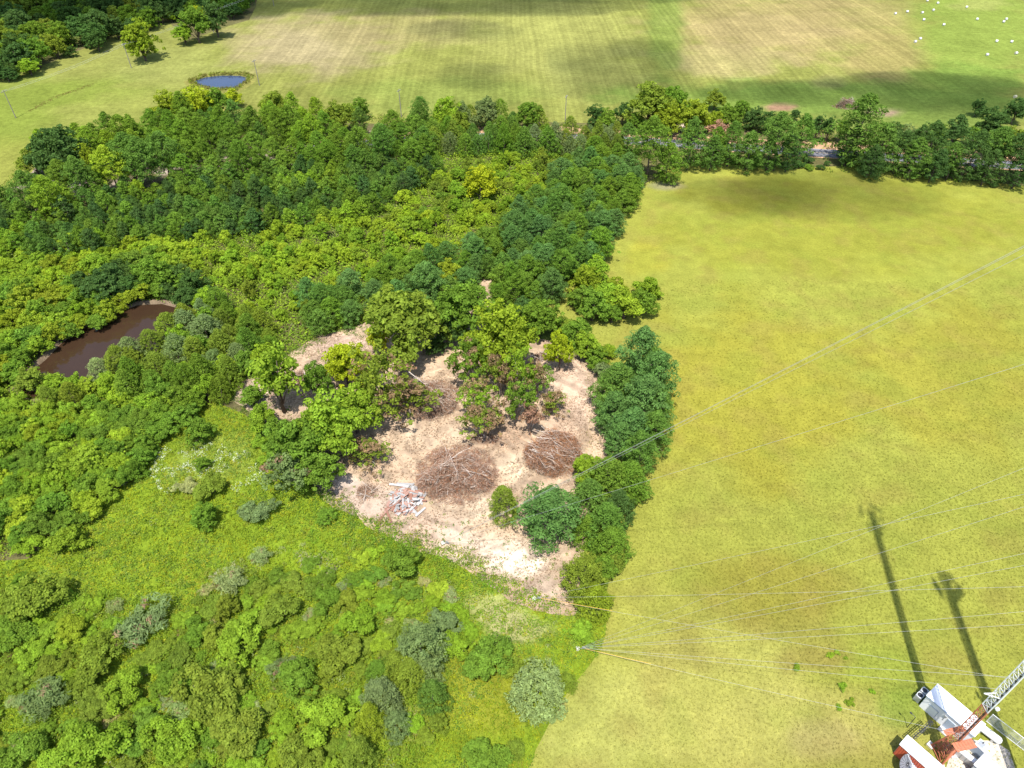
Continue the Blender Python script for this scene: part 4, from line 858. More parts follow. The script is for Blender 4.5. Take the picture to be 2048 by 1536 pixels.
# rougher clumps standing over the meadow weeds
A, B = scatter(WEED, 1.25, 26, lambda a, b, g: off_dirt(a, b) & (fbm(a / 5, b / 5, 95, 4) > .5) & (g.uniform(0, 1, len(a)) < .75))
cover('meadow_scrub', A, B, RNG.uniform(.4, 1.2, len(A)), RNG.uniform(.4, 1.5, len(A)), pick(A, B, 4, 322, [LEAFC['bright'], LEAFC['olive'], LEAFC['green'], LEAFC['lime'], (.23, .27, .05), LEAFC['bright'], (.26, .29, .12)], .6), 30, .22, .6, 'scattered taller weeds and brambles in the meadow', 27)
A, B = scatter(ground_poly([(640, 1010), (780, 1060), (930, 1110), (1080, 1190), (1180, 1240), (1190, 1300), (1080, 1330), (930, 1290), (840, 1230), (700, 1160), (610, 1080)]), .9, 28, lambda a, b, g: off_dirt(a, b) & (vnoise(a / 2.2, b / 2.2, 96) > .42))
cover('slope_weeds', A, B, RNG.uniform(.35, .9, len(A)), RNG.uniform(.3, .9, len(A)), pick(A, B, 3, 324, [(.16, .30, .03), (.19, .33, .03), (.22, .30, .035), LEAFC['bright'], (.25, .29, .09)], .6), 26, .22, .65, 'fresh green weeds on the slope below the scrap pile', 29)
# white flowering weeds
A, B = scatter(ground_poly([(290, 950), (320, 900), (430, 885), (500, 905), (535, 950), (480, 985), (400, 960), (330, 990)]), .7, 6, lambda a, b, g: vnoise(a / 1.8, b / 1.8, 80) > .5)
cover('white_flowers', A, B, RNG.uniform(.25, .6, len(A)), RNG.uniform(.3, .7, len(A)), pick(A, B, 2, 351, [(.55, .6, .42), (.62, .66, .5), (.34, .42, .22)]), 14, .2, .5, 'patches of white flowering weeds in the meadow', 16)
# pale dead vines
A, B = scatter(ground_poly([(390, 1190), (440, 1140), (600, 1080), (690, 1130), (640, 1180), (500, 1160), (420, 1230)]), .8, 7, lambda a, b, g: vnoise(a / 2.0, b / 2.0, 82) > .55)
cover('dry_vines', A, B, RNG.uniform(.4, .8, len(A)), RNG.uniform(.6, 1.4, len(A)), pick(A, B, 2, 361, [(.45, .42, .24), (.36, .38, .17), (.5, .45, .33)]), 22, .45, .08, 'pale dry vines lying over the bushes', 17)
# weeds creeping over the edge of the dirt
def rim(a, b, g):
    d = edge_dist(CLEAR, a, b); ins = inside(CLEAR, a, b); px_, py_ = proj(a, b)
    lowside = (py_ > 930) | (px_ < 760)
    return lowside & (g.uniform(0, 1, len(a)) < np.where(ins, np.exp(-d / 2.2) * .85, np.exp(-d / 4) * .9)) & (vnoise(a / 1.7, b / 1.7, 83) > .42) & (px_ < 1160)
A, B = scatter([(x * 1.0, y) for x, y in rough(ground_poly([(440, 760), (700, 630), (1100, 640), (1260, 900), (1180, 1240), (900, 1160), (620, 1050), (430, 850)]), 3, .5, 5)], .38, 8, rim)
cover('edge_weeds', A, B, RNG.uniform(.25, .6, len(A)), RNG.uniform(.2, .55, len(A)), pick(A, B, 2.5, 371, [(.13, .24, .025), (.16, .26, .025), (.11, .2, .03), (.2, .25, .03)]), 14, .18, .65, 'fresh green weeds creeping over the dirt edge', 18, .05)
# chips, twigs and clods strewn over the dirt
def chips(a, b, g):
    px_, py_ = proj(a, b); return inside(CLEAR, a, b) & (fbm(a / 3, b / 3, 93, 4) > .5 - .12 * (g.uniform(0, 1, len(a)) > .8)) & (edge_dist(CLEAR, a, b) > .2)
A, B = scatter(CLEAR, .42, 22, chips)
cover('wood_chips', A, B, RNG.uniform(.1, .4, len(A)), RNG.uniform(.03, .1, len(A)), pick(A, B, 1.5, 372, [(.16, .11, .075), (.26, .18, .12), (.36, .28, .2), (.20, .12, .07), (.42, .35, .27)], 1.0), 6, .36, .16, 'twigs, chips and clods strewn over the bare dirt', 23, .052, .4)
# pasture tufts (denser towards the viewer)
def pk(a, b, g):
    px_, py_ = proj(a, b); return (py_ > 560) & (g.uniform(0, 1, len(a)) < .25 + .75 * smooth(600, 1150, py_)) & ~inside(WEED, a, b)
A, B = scatter(PAST, .5, 9, pk)
cp = past_colour(A, B) * RNG.uniform(.85, 1.12, len(A))[:, None]
cover('pasture_grass', A, B, RNG.uniform(.15, .35, len(A)), RNG.uniform(.03, .08, len(A)), cp, 6, .24, .3, 'short yellow-green grass tufts of the pasture', 19, .03, .9)
# reeds of the blue pond
bp_ = []
for x, y in BLUE: bp_.append((x, y))
A, B = scatter([(x + (x - np.mean([p[0] for p in BLUE])) * .25, y + (y - np.mean([p[1] for p in BLUE])) * .35) for x, y in BLUE], .8, 10, lambda a, b, g: ~inside(BLUE, a, b))
cover('pond_reeds', A, B, RNG.uniform(.4, .8, len(A)), RNG.uniform(.5, 1.2, len(A)), pick(A, B, 3, 381, [LEAFC['olive'], (.2, .2, .05), (.14, .13, .03), LEAFC['gold']]), 16, .6, .3, 'reeds and rough grass ringing the blue pond', 20, .35)
# ditch line in the left field
A = []; B = []
dl = [at(x, y) for x, y in [(60, 222), (90, 205), (120, 190), (150, 182), (185, 168)]]
for i in range(len(dl) - 1):
    for q in range(14): p = dl[i].lerp(dl[i + 1], q / 14); A.append(p.x + random.uniform(-1, 1)); B.append(p.y + random.uniform(-1, 1))
A = np.array(A); B = np.array(B)
cover('ditch_grass', A, B, RNG.uniform(.5, 1.0, len(A)), RNG.uniform(.2, .4, len(A)), np.tile((.24, .21, .06), (len(A), 1)), 12, .5, .3, 'rough grass along the shallow ditch of the left field', 21)

# ================================================================== PILES
M_STICK = [plain('dead_branch', (.42, .31, .23), .9, 0, .3), plain('grey_branch', (.62, .54, .46), .9, 0, .25), plain('rusty_branch', (.36, .18, .085), .9, 0, .3)]
STICKS = []
for k in range(8):
    g = random.Random(900 + k); b = MB(); L = 1.0
    pts = [(L * (i / 3 - .5), g.uniform(-.06, .06), g.uniform(-.05, .05)) for i in range(4)]
    b.tube(pts, [.022, .018, .013, .006], 5)
    p = Vector(pts[2]); b.tube([p, p + Vector((.22, g.choice((-1, 1)) * .16, g.uniform(0, .1)))], [.010, .004], 4)
    STICKS.append([b.mesh('branch', m) for m in M_STICK])
def brush_pile(px, py, rx, ry, h, nb, label, weights, dirn=None, nt=900, seed=0, tw=(.24, .15, .09)):
    g = random.Random(seed); c = at(px, py); root = empty('brush_pile', (c.x, c.y, .05)); tag(root, label, 'brush pile')
    lob = [(g.uniform(-.6, .6), g.uniform(-.6, .6), g.uniform(.32, .58)) for _ in range(8)]
    def surf(u, v): return max([max(0.0, 1 - ((u - a) ** 2 + (v - b) ** 2) / (q * q)) ** .7 * (.45 + 1.1 * q) for a, b, q in lob]) * h * (.7 + .6 * float(fbm(u * 3 + seed, v * 3, seed, 2)))
    for _ in range(nb):
        a = g.uniform(0, 6.28); q = math.sqrt(g.random()) * 1.0; u, v = q * math.cos(a), q * math.sin(a); z = surf(u, v)
        if z < .12 * h and g.random() < .8: continue
        L = g.choice((1.2, 1.6, 2.0, 2.6, 3.2, 4.8)) * g.uniform(.8, 1.2); o = link('branch', STICKS[g.randrange(8)][g.choices((0, 1, 2), weights)[0]], root)
        az = (dirn + g.gauss(0, .5)) if dirn is not None else g.uniform(0, 6.28)
        o.location = (u * rx, v * ry, z * g.uniform(.85, 1.08) + .08); o.rotation_euler = (0, g.gauss(0, .3) + (.25 * q if g.random() > .5 else -.25 * q), az); k = g.uniform(.8, 1.8) * (2.0 if g.random() < .14 else 1); o.scale = (L, k * 1.1, k)
    G = np.random.default_rng(seed); A = []; Hh = []
    for _ in range(nt):
        a = g.uniform(0, 6.28); q = math.sqrt(g.random()) * 1.12; u, v = q * math.cos(a), q * math.sin(a)
        if surf(u, v) < .02 and g.random() < .75: continue
        A.append((u * rx, v * ry, surf(u, v) * (g.uniform(.72, 1.0) if g.random() < .75 else g.uniform(.1, .8))))
    A = np.array(A); nt = len(A); n = 17; idx = np.repeat(np.arange(nt), n); m = len(idx)
    p = A[idx] + G.normal(size=(m, 3)) * np.array((.30, .30, .13)); p[:, 2] = np.maximum(p[:, 2], .05)
    t = G.normal(size=(m, 3)) * np.array((1, 1, .5)); t /= np.linalg.norm(t, axis=1)[:, None]; b = np.cross(t, G.normal(size=(m, 3))); b /= np.linalg.norm(b, axis=1)[:, None]
    L = G.uniform(.3, 1.2, m)[:, None]; W = G.uniform(.02, .07, m)[:, None]
    V = np.stack([p - t * L / 2, p + b * W / 2, p + t * L / 2, p - b * W / 2], 1).reshape(-1, 3); V[:, 2] = np.maximum(V[:, 2], .0)
    cols = np.array([tw, (.34, .23, .16), (.29, .125, .06), (.17, .115, .08), (.46, .36, .29)])[G.choice(5, m, p=[.28, .24, .18, .12, .18])] * G.uniform(.8, 1.2, m)[:, None]
    o = link('twigs', mesh_np('twigs', V, np.arange(m * 4).reshape(-1, 4), M_TWIG, {'col': ('FLOAT_COLOR', rgba(np.repeat(cols, 4, 0)))}), root); o['kind'] = 'stuff'
    return root
brush_pile(914, 948, 6.6, 6.4, 4.2, 260, 'largest heap of brown cut branches in the middle of the clearing', (5, 3, 2), None, 3200, 31, (.36, .20, .13))
brush_pile(1106, 912, 5.0, 4.8, 3.4, 210, 'heap of rusty branches with pale logs near the pine grove', (4, 4, 4), R(-32), 2000, 32, (.34, .155, .07))
brush_pile(858, 800, 5.8, 5.4, 3.0, 170, 'loose heap of pale brushwood under the half bare tree', (5, 4, 1), R(-40), 2000, 33, (.33, .22, .15))
brush_pile(1692, 214, 4.3, 2.6, 2.6, 60, 'dark grey brush heap in the far right field', (6, 1, 1), None, 500, 34, (.10, .08, .075))
brush_pile(1412, 256, 6.0, 3.0, 1.2, 40, 'reddish brush heap by the farm gate', (5, 1, 4), None, 400, 35)
brush_pile(600, 760, 3.0, 2.0, .6, 50, 'low brushwood scatter at the left of the clearing', (5, 2, 1), None, 250, 36)
brush_pile(733, 985, 1.6, 1.2, .7, 24, 'small heap of dry sticks left of the scrap boards', (5, 2, 1), None, 100, 37)
brush_pile(968, 880, 3.0, 1.0, .35, 26, 'thin scatter of branches in front of the tree island', (5, 2, 1), R(-15), 120, 38)
brush_pile(1090, 715, 2.4, 1.4, .5, 30, 'brushwood scatter left of the bright yellow young tree', (5, 3, 1), None, 120, 39)
# scrap boards and roofing sheets: each sheet a part
M_SH = [plain('white_sheet', (.42, .40, .38), .55, 0, .15, 3), plain('grey_sheet', (.30, .29, .28), .7, 0, .2, 3), plain('rusty_sheet', (.26, .125, .085), .8, 0, .3, 3), plain('faded_sheet', (.36, .21, .16), .75, 0, .25, 3)]
SHEETS = []
for k in range(3):
    b = MB(); n = 7; wv = .5; vs = []; fs = []
    for i in range(n + 1):
        for zz in (0, -.02):
            for xx in (-.5, .5): vs.append((xx, wv * (i / n - .5), (.03 if i % 2 else 0) + zz + (.05 * k * (xx + .5) ** 2)))
    for i in range(n):
        o = i * 4; fs += [(o, o + 1, o + 5, o + 4), (o + 2, o + 6, o + 7, o + 3), (o, o + 4, o + 6, o + 2), (o + 1, o + 3, o + 7, o + 5)]
    fs += [(0, 2, 3, 1), (n * 4, n * 4 + 1, n * 4 + 3, n * 4 + 2)]
    b.add(vs, fs); SHEETS.append([b.mesh('roofing_sheet', m) for m in M_SH])
c = at(812, 1002); lp = tag(empty('scrap_pile', (c.x, c.y, .05)), 'heap of white and rusty roofing sheets on the dirt', 'scrap pile')
g = random.Random(77)
for i in range(120):
    a = g.uniform(0, 6.28); q = math.sqrt(g.random()); u, v = q * math.cos(a), q * math.sin(a)
    o = link('roofing_sheet', SHEETS[g.randrange(3)][g.choices((0, 1, 2, 3), (4, 4, 5, 5))[0]], lp)
    o.location = (u * 2.8 + v * .4, v * 3.0, (1 - q * q) * g.uniform(.1, 1.0) + .1); o.rotation_euler = (g.gauss(0, .34), g.gauss(0, .22), g.choice((R(62), R(55), R(-25), R(-12), R(100))) + g.gauss(0, .22)); o.scale = (g.uniform(.7, 2.4), g.uniform(.5, 1.15), 1)
for (dx, dy, rz, L, mi) in [(-3.4, -3.0, 1.15, 3.6, 2), (-2.6, -3.3, 2.0, 3.4, 2), (-3.0, -2.2, .95, 3.0, 3), (-1.6, 3.4, -.15, 3.6, 0), (-.6, 3.7, -.05, 3.0, 1), (2.8, -2.6, .9, 2.4, 0)]:
    o = link('roofing_sheet', SHEETS[0][mi], lp); o.location = (dx, dy, .16 + random.random() * .1); o.rotation_euler = (0, 0, rz); o.scale = (L, .8, 1)
# pale dirt mound and bare patches by the farm gate
bm = MB(); cm = at(1375, 258)
bm.lathe((0, 0, 0), [(4.2, -.05), (3.4, .5), (2.2, 1.2), (.9, 1.7), (.1, 1.8)], 14)
o = bm.build('dirt_mound', plain('mound_dirt', (.55, .43, .32), .95, 0, .3, .8, .8), None, True); o.location = cm; tag(o, 'pale dirt mound by the farm gate', 'dirt mound')

# ================================================================== HAY BALES
M_WRAP = plain('bale_wrap', (.68, .68, .66), .6, 0, .06, 2)
M_HAY = plain('hay', (.52, .46, .30), .9, 0, .25, 6)
b = MB(); b.lathe((0, 0, .78), [(.70, -.72), (.80, -.64), (.80, .64), (.70, .72)], 16, Matrix.Rotation(R(90), 3, 'Y')); me_b = b.mesh('wrap', M_WRAP, False); me_h = b.mesh('wrap', M_HAY, False)
b = MB(); b.lathe((0, 0, .78), [(.6, -.735), (.66, -.70), (.66, .70), (.6, .735)], 16, Matrix.Rotation(R(90), 3, 'Y')); me_e = b.mesh('end', M_HAY)
for i, (x, y) in enumerate([(1791, 26), (1815, 22), (1845, 24), (1867, 19), (1848, 38), (1888, 48), (1876, 5), (1855, 0), (1934, 13), (1955, 37), (2013, 37), (2008, 42), (1831, 82), (1841, 76), (1994, 81), (2024, 82), (1975, 108), (2033, 105), (2031, 192)]):
    p = at(x, y, .8); r = empty('hay_bale', (p.x, p.y, .01), random.uniform(-.5, .5))
    places = {0: 'leftmost bale of the top row', 6: 'bale at the top edge above the row', 7: 'second bale at the top edge', 5: 'bale just below the top row', 8: 'lone bale near the middle of the top edge', 9: 'bale left of the touching pair', 10: 'back bale of the touching pair', 11: 'front bale of the touching pair', 12: 'front bale of the close pair at the left', 13: 'back bale of the close pair at the left', 14: 'left bale of the pair on the right', 15: 'right bale of the pair on the right', 16: 'nearest bale above the cloud shadow', 17: 'nearest bale by the right edge', 18: 'lone brownish bale beside the dark bush', 1: 'second bale from the left in the top row', 2: 'third bale from the left in the top row', 3: 'right bale of the top row', 4: 'bale just under the top row'}
    tag(r, ('white round hay bale, ' if i != 18 else 'unwrapped hay bale, ') + places[i], 'hay bale', 'round hay bales in the far right field')
    r.scale = (.72, .72, .72)
    link('wrap', me_b if i != 18 else me_h, r); link('end', me_e, r)

# ================================================================== UTILITY POLES
M_POLE = plain('pole_wood', (.22, .19, .17), .9, 0, .2, 2); M_WIRE = plain('wire', (.55, .55, .54), .5, .3, .05); M_DWIRE = plain('dark_wire', (.25, .25, .25), .6, .2, .05)
bp1 = MB().tube([(0, 0, -.2), (0, 0, 10.0)], [.16, .11], 8).mesh('post', M_POLE); bp2 = MB().box((0, 0, 9.5), (2.4, .12, .14)).mesh('crossarm', M_POLE)
ins = MB()
for x in (-1.05, -.5, .5, 1.05): ins.lathe((x, 0, 9.57), [(.04, 0), (.07, .08), (.05, .16)], 6)
bp3 = ins.mesh('insulator', plain('porcelain', (.6, .6, .62), .3))
POLES = []
for x, y, lab in [(263, 136, 'wooden utility pole beside the lone yellow tree'), (32, 236, 'wooden utility pole in the left field'), (428, 66, 'wooden utility pole at the tip of the far left wood'), (519, 171, 'wooden utility pole right of the blue pond'), (548, 12, 'wooden utility pole at the top edge of the hayfield'), (803, 234, 'wooden utility pole behind the middle of the tree belt'), (1130, 247, 'wooden utility pole in the gap of the hedge belt')]:
    p = at(x, y); r = tag(empty('utility_pole', (p.x, p.y, 0), 1.2), lab, 'utility pole', 'utility poles in the fields'); POLES.append(r)
    link('post', bp1, r); link('crossarm', bp2, r); link('insulator', bp3, r)
def wire(name, a, b, sag, rad, mat, label, cat='cable', group=None, n=18, mid_=None):
    a = Vector(a); b = Vector(b); pts = [a.lerp(b, i / n) - Vector((0, 0, 4 * sag * (i / n) * (1 - i / n))) for i in range(n + 1)]
    o = MB().tube(pts, rad, 4).build(name, mat); return tag(o, label, cat, group)
for i, j, l in [(1, 0, 'power line from the left field pole to the pole by the lone tree'), (0, 2, 'power line from the lone tree pole to the wood tip pole'), (2, 4, 'power line from the wood tip pole to the top edge pole')]:
    for k in (-1, 1):
        off = Vector((.9 * k, 0, 9.7)); wire('power_line', Vector(POLES[i].location) + off, Vector(POLES[j].location) + off, 1.0, .022, M_WIRE, l + (', left strand' if k < 0 else ', right strand'), 'power line', 'power lines over the far field')

# ================================================================== TOWER SITE
M_OR = plain('orange_paint', (.46, .15, .075), .7, 0, .4, 3); M_WH = plain('white_paint', (.74, .74, .72), .55, 0, .14, 2); M_GALV = plain('galvanised', (.46, .47, .48), .45, .5, .15, 3)
M_ROOF = plain('white_roof', (.80, .80, .80), .6, 0, .05, 1.2); M_WALL = plain('shelter_wall', (.40, .43, .42), .85, 0, .1, 3); M_SHADE = plain('teal_shade', (.10, .20, .18), .7, 0, .12, 3)  # the dark teal is shade painted onto the short building ends
M_RED = plain('red_metal', (.5, .10, .05), .55, 0, .15, 2); M_DARK = plain('dark_metal', (.045, .045, .05), .55, .3, .15, 3); M_CONC = plain('concrete', (.50, .48, .45), .9, 0, .15, 2, .2)
M_BLUEG = plain('blue_grey_metal', (.36, .42, .50), .5, .1, .08, 2); M_YEL = plain('yellow_guard', (.75, .42, .04), .5, 0, .08, 2)
sheet('gravel_pad', rough(ground_poly([(1912, 1500), (1938, 1476), (1962, 1482), (1992, 1484), (2018, 1502), (2030, 1545), (2040, 1640), (1890, 1640), (1880, 1560), (1895, 1522)]), .5, .3, 131), .5, .056, ground_mat('gravel', 6, .8, 8, .22),
      lambda X, Y: np.array((.55, .49, .41)) * (.65 + .5 * fbm(X / 1.5, Y / 1.5, 133, 4))[:, None], 'white gravel pad round the foot of the tower')
TB = at(1882, 1512)
TH = (at(1760, 1025) - TB).length * math.tan(SUN_EL) if True else 90
def lattice(root, H, wd, bands, z0, panel):
    """triangular lattice mast: one part per painted section"""
    for bi, (za, zb, mat) in enumerate(bands):
        legs = []
        for k in range(3):
            a = R(90 + 120 * k + 20); legs.append(Vector((wd * .577 * math.cos(a), wd * .577 * math.sin(a), 0)))
        lb = MB(); br = MB()
        for q in legs: lb.tube([q + Vector((0, 0, za)), q + Vector((0, 0, zb))], .07, 6)
        z = za; flip = False
        while z < zb - .01:
            z1 = min(zb, z + panel)
            for k in range(3):
                p, q = legs[k], legs[(k + 1) % 3]; zz = (z, z1)
                br.tube([p + Vector((0, 0, z)), q + Vector((0, 0, z))], .035, 4, False)
                br.tube([p + Vector((0, 0, z)), q + Vector((0, 0, z1))], .032, 4, False); br.tube([q + Vector((0, 0, z)), p + Vector((0, 0, z1))], .032, 4, False)
            z = z1
        s = lb.build('mast_section', mat, root); br.build('bracing', mat, s)
tower = tag(empty('radio_tower', TB, R(12)), 'tall orange and white lattice tower at the lower right', 'radio tower')
seg = []; z = 0.0; k = 0
while z < TH - 1: z1 = min(TH, z + 13.5); seg.append((z, z1, M_OR if k % 2 == 0 else M_WH)); z = z1; k += 1
lattice(tower, TH, 1.08, seg, 0, 1.1)
# feed lines, ladder, splayed foot, ice shield, antennas
fl = MB()
for k in range(5): fl.tube([(-.2 + k * .09, -.14, .4), (-.2 + k * .09, -.14, TH - 4)], .035, 5, False)
fl.build('feed_line', M_DARK, tower)
ld = MB()
for s in (-1, 1): ld.tube([(.16 * s + .1, .25, .3), (.16 * s + .1, .25, TH - 2)], .02, 4, False)
zz = .5
while zz < 45: ld.tube([(-.06, .25, zz), (.26, .25, zz)], .016, 4, False); zz += .4
ld.build('ladder', M_GALV, tower)
ft = MB()
for k in range(3):
    a = R(90 + 120 * k + 20); d = Vector((math.cos(a), math.sin(a), 0)); ft.tube([d * 1.5 + Vector((0, 0, .0)), d * .8 + Vector((0, 0, 4.6))], [.13, .1], 6)
    a2 = R(90 + 120 * (k + 1) + 20); d2 = Vector((math.cos(a2), math.sin(a2), 0))
    for h in (.35, 1.6, 2.9):
        f = 1.5 - (1.5 - .8) * h / 4.6; f2 = 1.5 - (1.5 - .8) * (h + 1.25) / 4.6
        ft.tube([d * f + Vector((0, 0, h)), d2 * f + Vector((0, 0, h))], .05, 4); ft.tube([d * f + Vector((0, 0, h)), d2 * f2 + Vector((0, 0, h + 1.25))], .04, 4); ft.tube([d2 * f + Vector((0, 0, h)), d * f2 + Vector((0, 0, h + 1.25))], .04, 4)
ft.build('leg_frame', M_OR, tower)
pb = MB()
for k in range(3):
    a = R(90 + 120 * k + 20); pb.box((1.5 * math.cos(a), 1.5 * math.sin(a), .12), (.8, .8, .3), a)
pb.build('footing', M_CONC, tower)
ic = MB()
for k in range(7): ic.box((-1.2 + k * .4, -.95, 5.6), (.36, 1.1, .05))
for k in range(7): ic.box((-1.2 + k * .4, .85, 5.6), (.36, .7, .05))
ic.box((0, -.95, 5.54), (2.8, .08, .07)); ic.box((0, .85, 5.54), (2.8, .08, .07)); ic.build('ice_shield', M_OR, tower)
def arm(z, L, mat, n=3, drop=2.4):
    b = MB(); pn = MB()
    for k in range(3):
        a = R(30 + 120 * k); d = Vector((math.cos(a), math.sin(a), 0)); b.tube([Vector((0, 0, z)), d * L + Vector((0, 0, z))], .06, 5); sd = Vector((-d.y, d.x, 0))
        b.tube([d * L - sd * L * .6 + Vector((0, 0, z)), d * L + sd * L * .6 + Vector((0, 0, z))], .05, 5)
        for q in range(n):
            o = d * (L + .12) + sd * L * .6 * (2 * q / max(1, n - 1) - 1) + Vector((0, 0, z)); pn.box(o, (.3, .3, drop), a)
    s = b.build('antenna_mount', mat, tower); pn.build('antenna_panel', M_WH, s)
arm(TH - 1.0, 1.5, M_GALV, 3, 2.0); arm(TH - 9.0, .9, M_GALV, 2, 1.6)
wh = MB(); wh.tube([(.3, 0, TH - .5), (.3, 0, TH + 1.6)], .05, 5); wh.build('whip_antenna', M_WH, tower)
sb = MB(); sb.tube([(-.4, .3, 16.8), (-1.7, .55, 16.8)], .06, 5); sb.tube([(-.4, -.3, 16.8), (-1.7, .55, 16.8)], .06, 5); sb.build('standoff_arm', M_WH, tower)
sb = MB(); sb.lathe((.35, -.62, 14.4), [(.22, -.2), (.27, 0), (.2, .15)], 12, Matrix.Rotation(R(90), 3, 'X')); sb.build('drum_dish', M_WH, tower)
# second mast just outside the frame, only its shadow lies in the picture
g1, g0 = at(1890, 1160), at(2062, 1600)
SH = Vector((SUN_DIR.x, SUN_DIR.y, 0)).normalized()
L2 = 33.0; TB2 = g1 - SH * L2; TH2 = L2 * math.tan(SUN_EL)
tower2 = tag(empty('radio_tower', TB2, R(40)), 'second lattice tower beside the first, seen by its shadow on the pasture', 'radio tower')
seg = []; z = 0.0; k = 0
while z < TH2 - 1: z1 = min(TH2, z + 11.5); seg.append((z, z1, M_OR if k % 2 == 0 else M_WH)); z = z1; k += 1
lattice(tower2, TH2, 1.2, seg, 0, 1.1)
fl = MB()
for k in range(6): fl.tube([(-.25 + k * .1, -.12, .4), (-.25 + k * .1, -.12, TH2 - 3)], .04, 5, False)
fl.build('feed_line', M_DARK, tower2)
tower_save = tower; tower = tower2; arm(TH2 - 1.5, 1.5, M_GALV, 4, 2.2); arm(TH2 - 3.6, 1.6, M_GALV, 4, 2.4); arm(TH2 * .43, .9, M_GALV, 2, 1.8); tower = tower_save
# guy wires with anchors
def guy_height(a, yc):
    pa = proj(a.x, a.y, a.z); lo, hi = .5, 94.0
    def yx(zz):
        d = TB.y * CT - (zz - CAM_H) * ST
        q = proj(TB.x, TB.y, zz); t = (2048 - pa[0]) / (q[0] - pa[0]); return pa[1] + (q[1] - pa[1]) * t
    for _ in range(40):
        m = (lo + hi) / 2
        if yx(m) > yc: lo = m
        else: hi = m
    return (lo + hi) / 2
M_GUY = plain('guy_steel', (.40, .40, .38), .5, .2, .04)
ANCH = {'near the round sage cedar': ((1160, 1299), [1497, 1383, 1356, 1248, 1222, 1129, 1105, 1011, 933]), 'at the lower tip of the clearing': ((1072, 1199), [1362, 1172, 986]), 'hidden in the clearing by the scrap boards': ((890, 1088), [725, 505, 490, 290])}
ORD = ['lowest', 'second lowest', 'third lowest', 'fourth lowest', 'fifth lowest', 'sixth lowest', 'seventh lowest', 'second highest', 'highest']
for nm, (apx, ys) in ANCH.items():
    a = at(*apx)
    r = tag(empty('guy_anchor', (a.x, a.y, 0), math.atan2(TB.y - a.y, TB.x - a.x)), 'guy wire anchor ' + nm, 'anchor', 'guy wire anchors')
    b = MB(); b.tube([(-.3, 0, -.1), (.5, 0, .75)], .06, 6); b.build('anchor_rod', M_GALV, r)
    b = MB(); b.box((.5, 0, .78), (.5, .06, .4), 0); b.build('anchor_plate', M_GALV, r)
    b = MB(); b.lathe((-.35, 0, 0), [(.4, -.05), (.36, .14), (.22, .18)], 10); b.build('footing', M_CONC, r)
    for i, yc in enumerate(ys):
        zt = guy_height(a + Vector((0, 0, .8)), yc); end = TB + Vector((0, 0, min(zt, TH - .5)))
        st = a + (end - a).normalized() * .6 + Vector((0, 0, .5))
        d = ORD[i] if len(ys) == 9 else ['lowest', 'second lowest', 'second highest', 'highest'][i] if len(ys) == 4 else ['lowest', 'middle', 'highest'][i]
        wr = wire('guy_wire', st, end, .25, .0135, M_GUY, '%s guy wire from the anchor %s' % (d, nm), 'guy wire', 'guy wires of the tower')
        if i == 0 and len(ys) != 4:
            e2 = st.lerp(end, .2); MB().tube([st + Vector((0, 0, .05)), e2 + Vector((0, 0, .0))], .022, 6).build('guard_sleeve', M_YEL, wr)
# ---- buildings
def frame_from(px0, px1, z):
    a = at(*px0, z); b = at(*px1, z); d = (b - a); return a, b, math.atan2(d.y, d.x), d.length
def house(name, label, cat, A, B, wdt, h, side, roofmat, wallmat, over=.12):
    """roof edge A-B (world points at roof height), extends to the given side by wdt"""
    d = (B - A); L = d.length; az = math.atan2(d.y, d.x); n = Vector((-d.y, d.x, 0)).normalized() * side; c = (A + B) / 2 + n * wdt / 2
    root = tag(empty(name, (c.x, c.y, .05), az), label, cat)
    MB().box((0, 0, (h - .15) / 2), (L - over * 2, wdt - over * 2, h - .15)).build('wall', wallmat, root)
    MB().box((0, 0, h - .07), (L, wdt, .14)).build('roof', roofmat, root)
    return root, L, wdt
A0 = at(1875, 1367.5, 3.1); B0 = at(1972, 1449, 3.1)
sh, L, W = house('equipment_shelter', 'larger white roofed equipment shelter behind the tower foot', 'shelter', A0, B0, 2.7, 3.1, -1, M_ROOF, M_ROOF)
for k in range(6): MB().box((-L / 2 + .9 + k * (L - 1.8) / 5, 0, 3.115), (.035, W - .3, .025)).build('roof_seam', M_ROOF, sh)
MB().box((0, -W / 2 - .03, 3.0), (L, .06, .12)).build('gutter', M_BLUEG, sh)
MB().box((-L / 2 + 1.5, -W / 2 + .09, 1.9), (1.3, .07, .07)).box((-L / 2 + 2.15, -W / 2 + .09, 1.1), (.07, .07, 1.6)).build('conduit', M_BLUEG, sh)
MB().box((-L / 2 + 3.0, -W / 2 + .02, 2.3), (.35, .25, .3)).box((-L / 2 + 3.0, -W / 2 + .09, 1.7), (.06, .06, 1.1)).build('meter_box', M_GALV, sh)
dr = MB().box((.6, -W / 2 + .09, 1.1), (1.0, .08, 2.1)).build('door', M_BLUEG, sh); MB().box((.95, -W / 2 + .03, 1.1), (.06, .06, .16)).build('handle', M_DARK, dr)
MB().box((.6, -W / 2 - .35, .1), (1.3, .9, .2)).build('step', M_CONC, sh)
MB().box((-L / 2 + .1, 0, 1.5), (.05, W - .3, 2.8)).build('end_wall_shade', M_SHADE, sh)  # dark sheet over the white end wall, its shade put into colour
for k in range(2):
    y_ = .5 - k * 1.1
    ac = MB().box((-L / 2 - .55, y_, .62), (.8, .95, 1.15)).build('air_conditioner', M_GALV, sh)
    MB().lathe((-L / 2 - .55, y_, 1.21), [(.36, -.02), (.36, .02)], 16).build('fan', M_DARK, ac)
    MB().lathe((-L / 2 - .55, y_, 1.2), [(.42, -.02), (.42, .05), (.37, .05), (.37, -.02)], 16).build('fan_guard', M_WH, ac)
A1_ = at(1815.5, 1469, 2.9); B1_ = at(1905, 1547, 2.9)
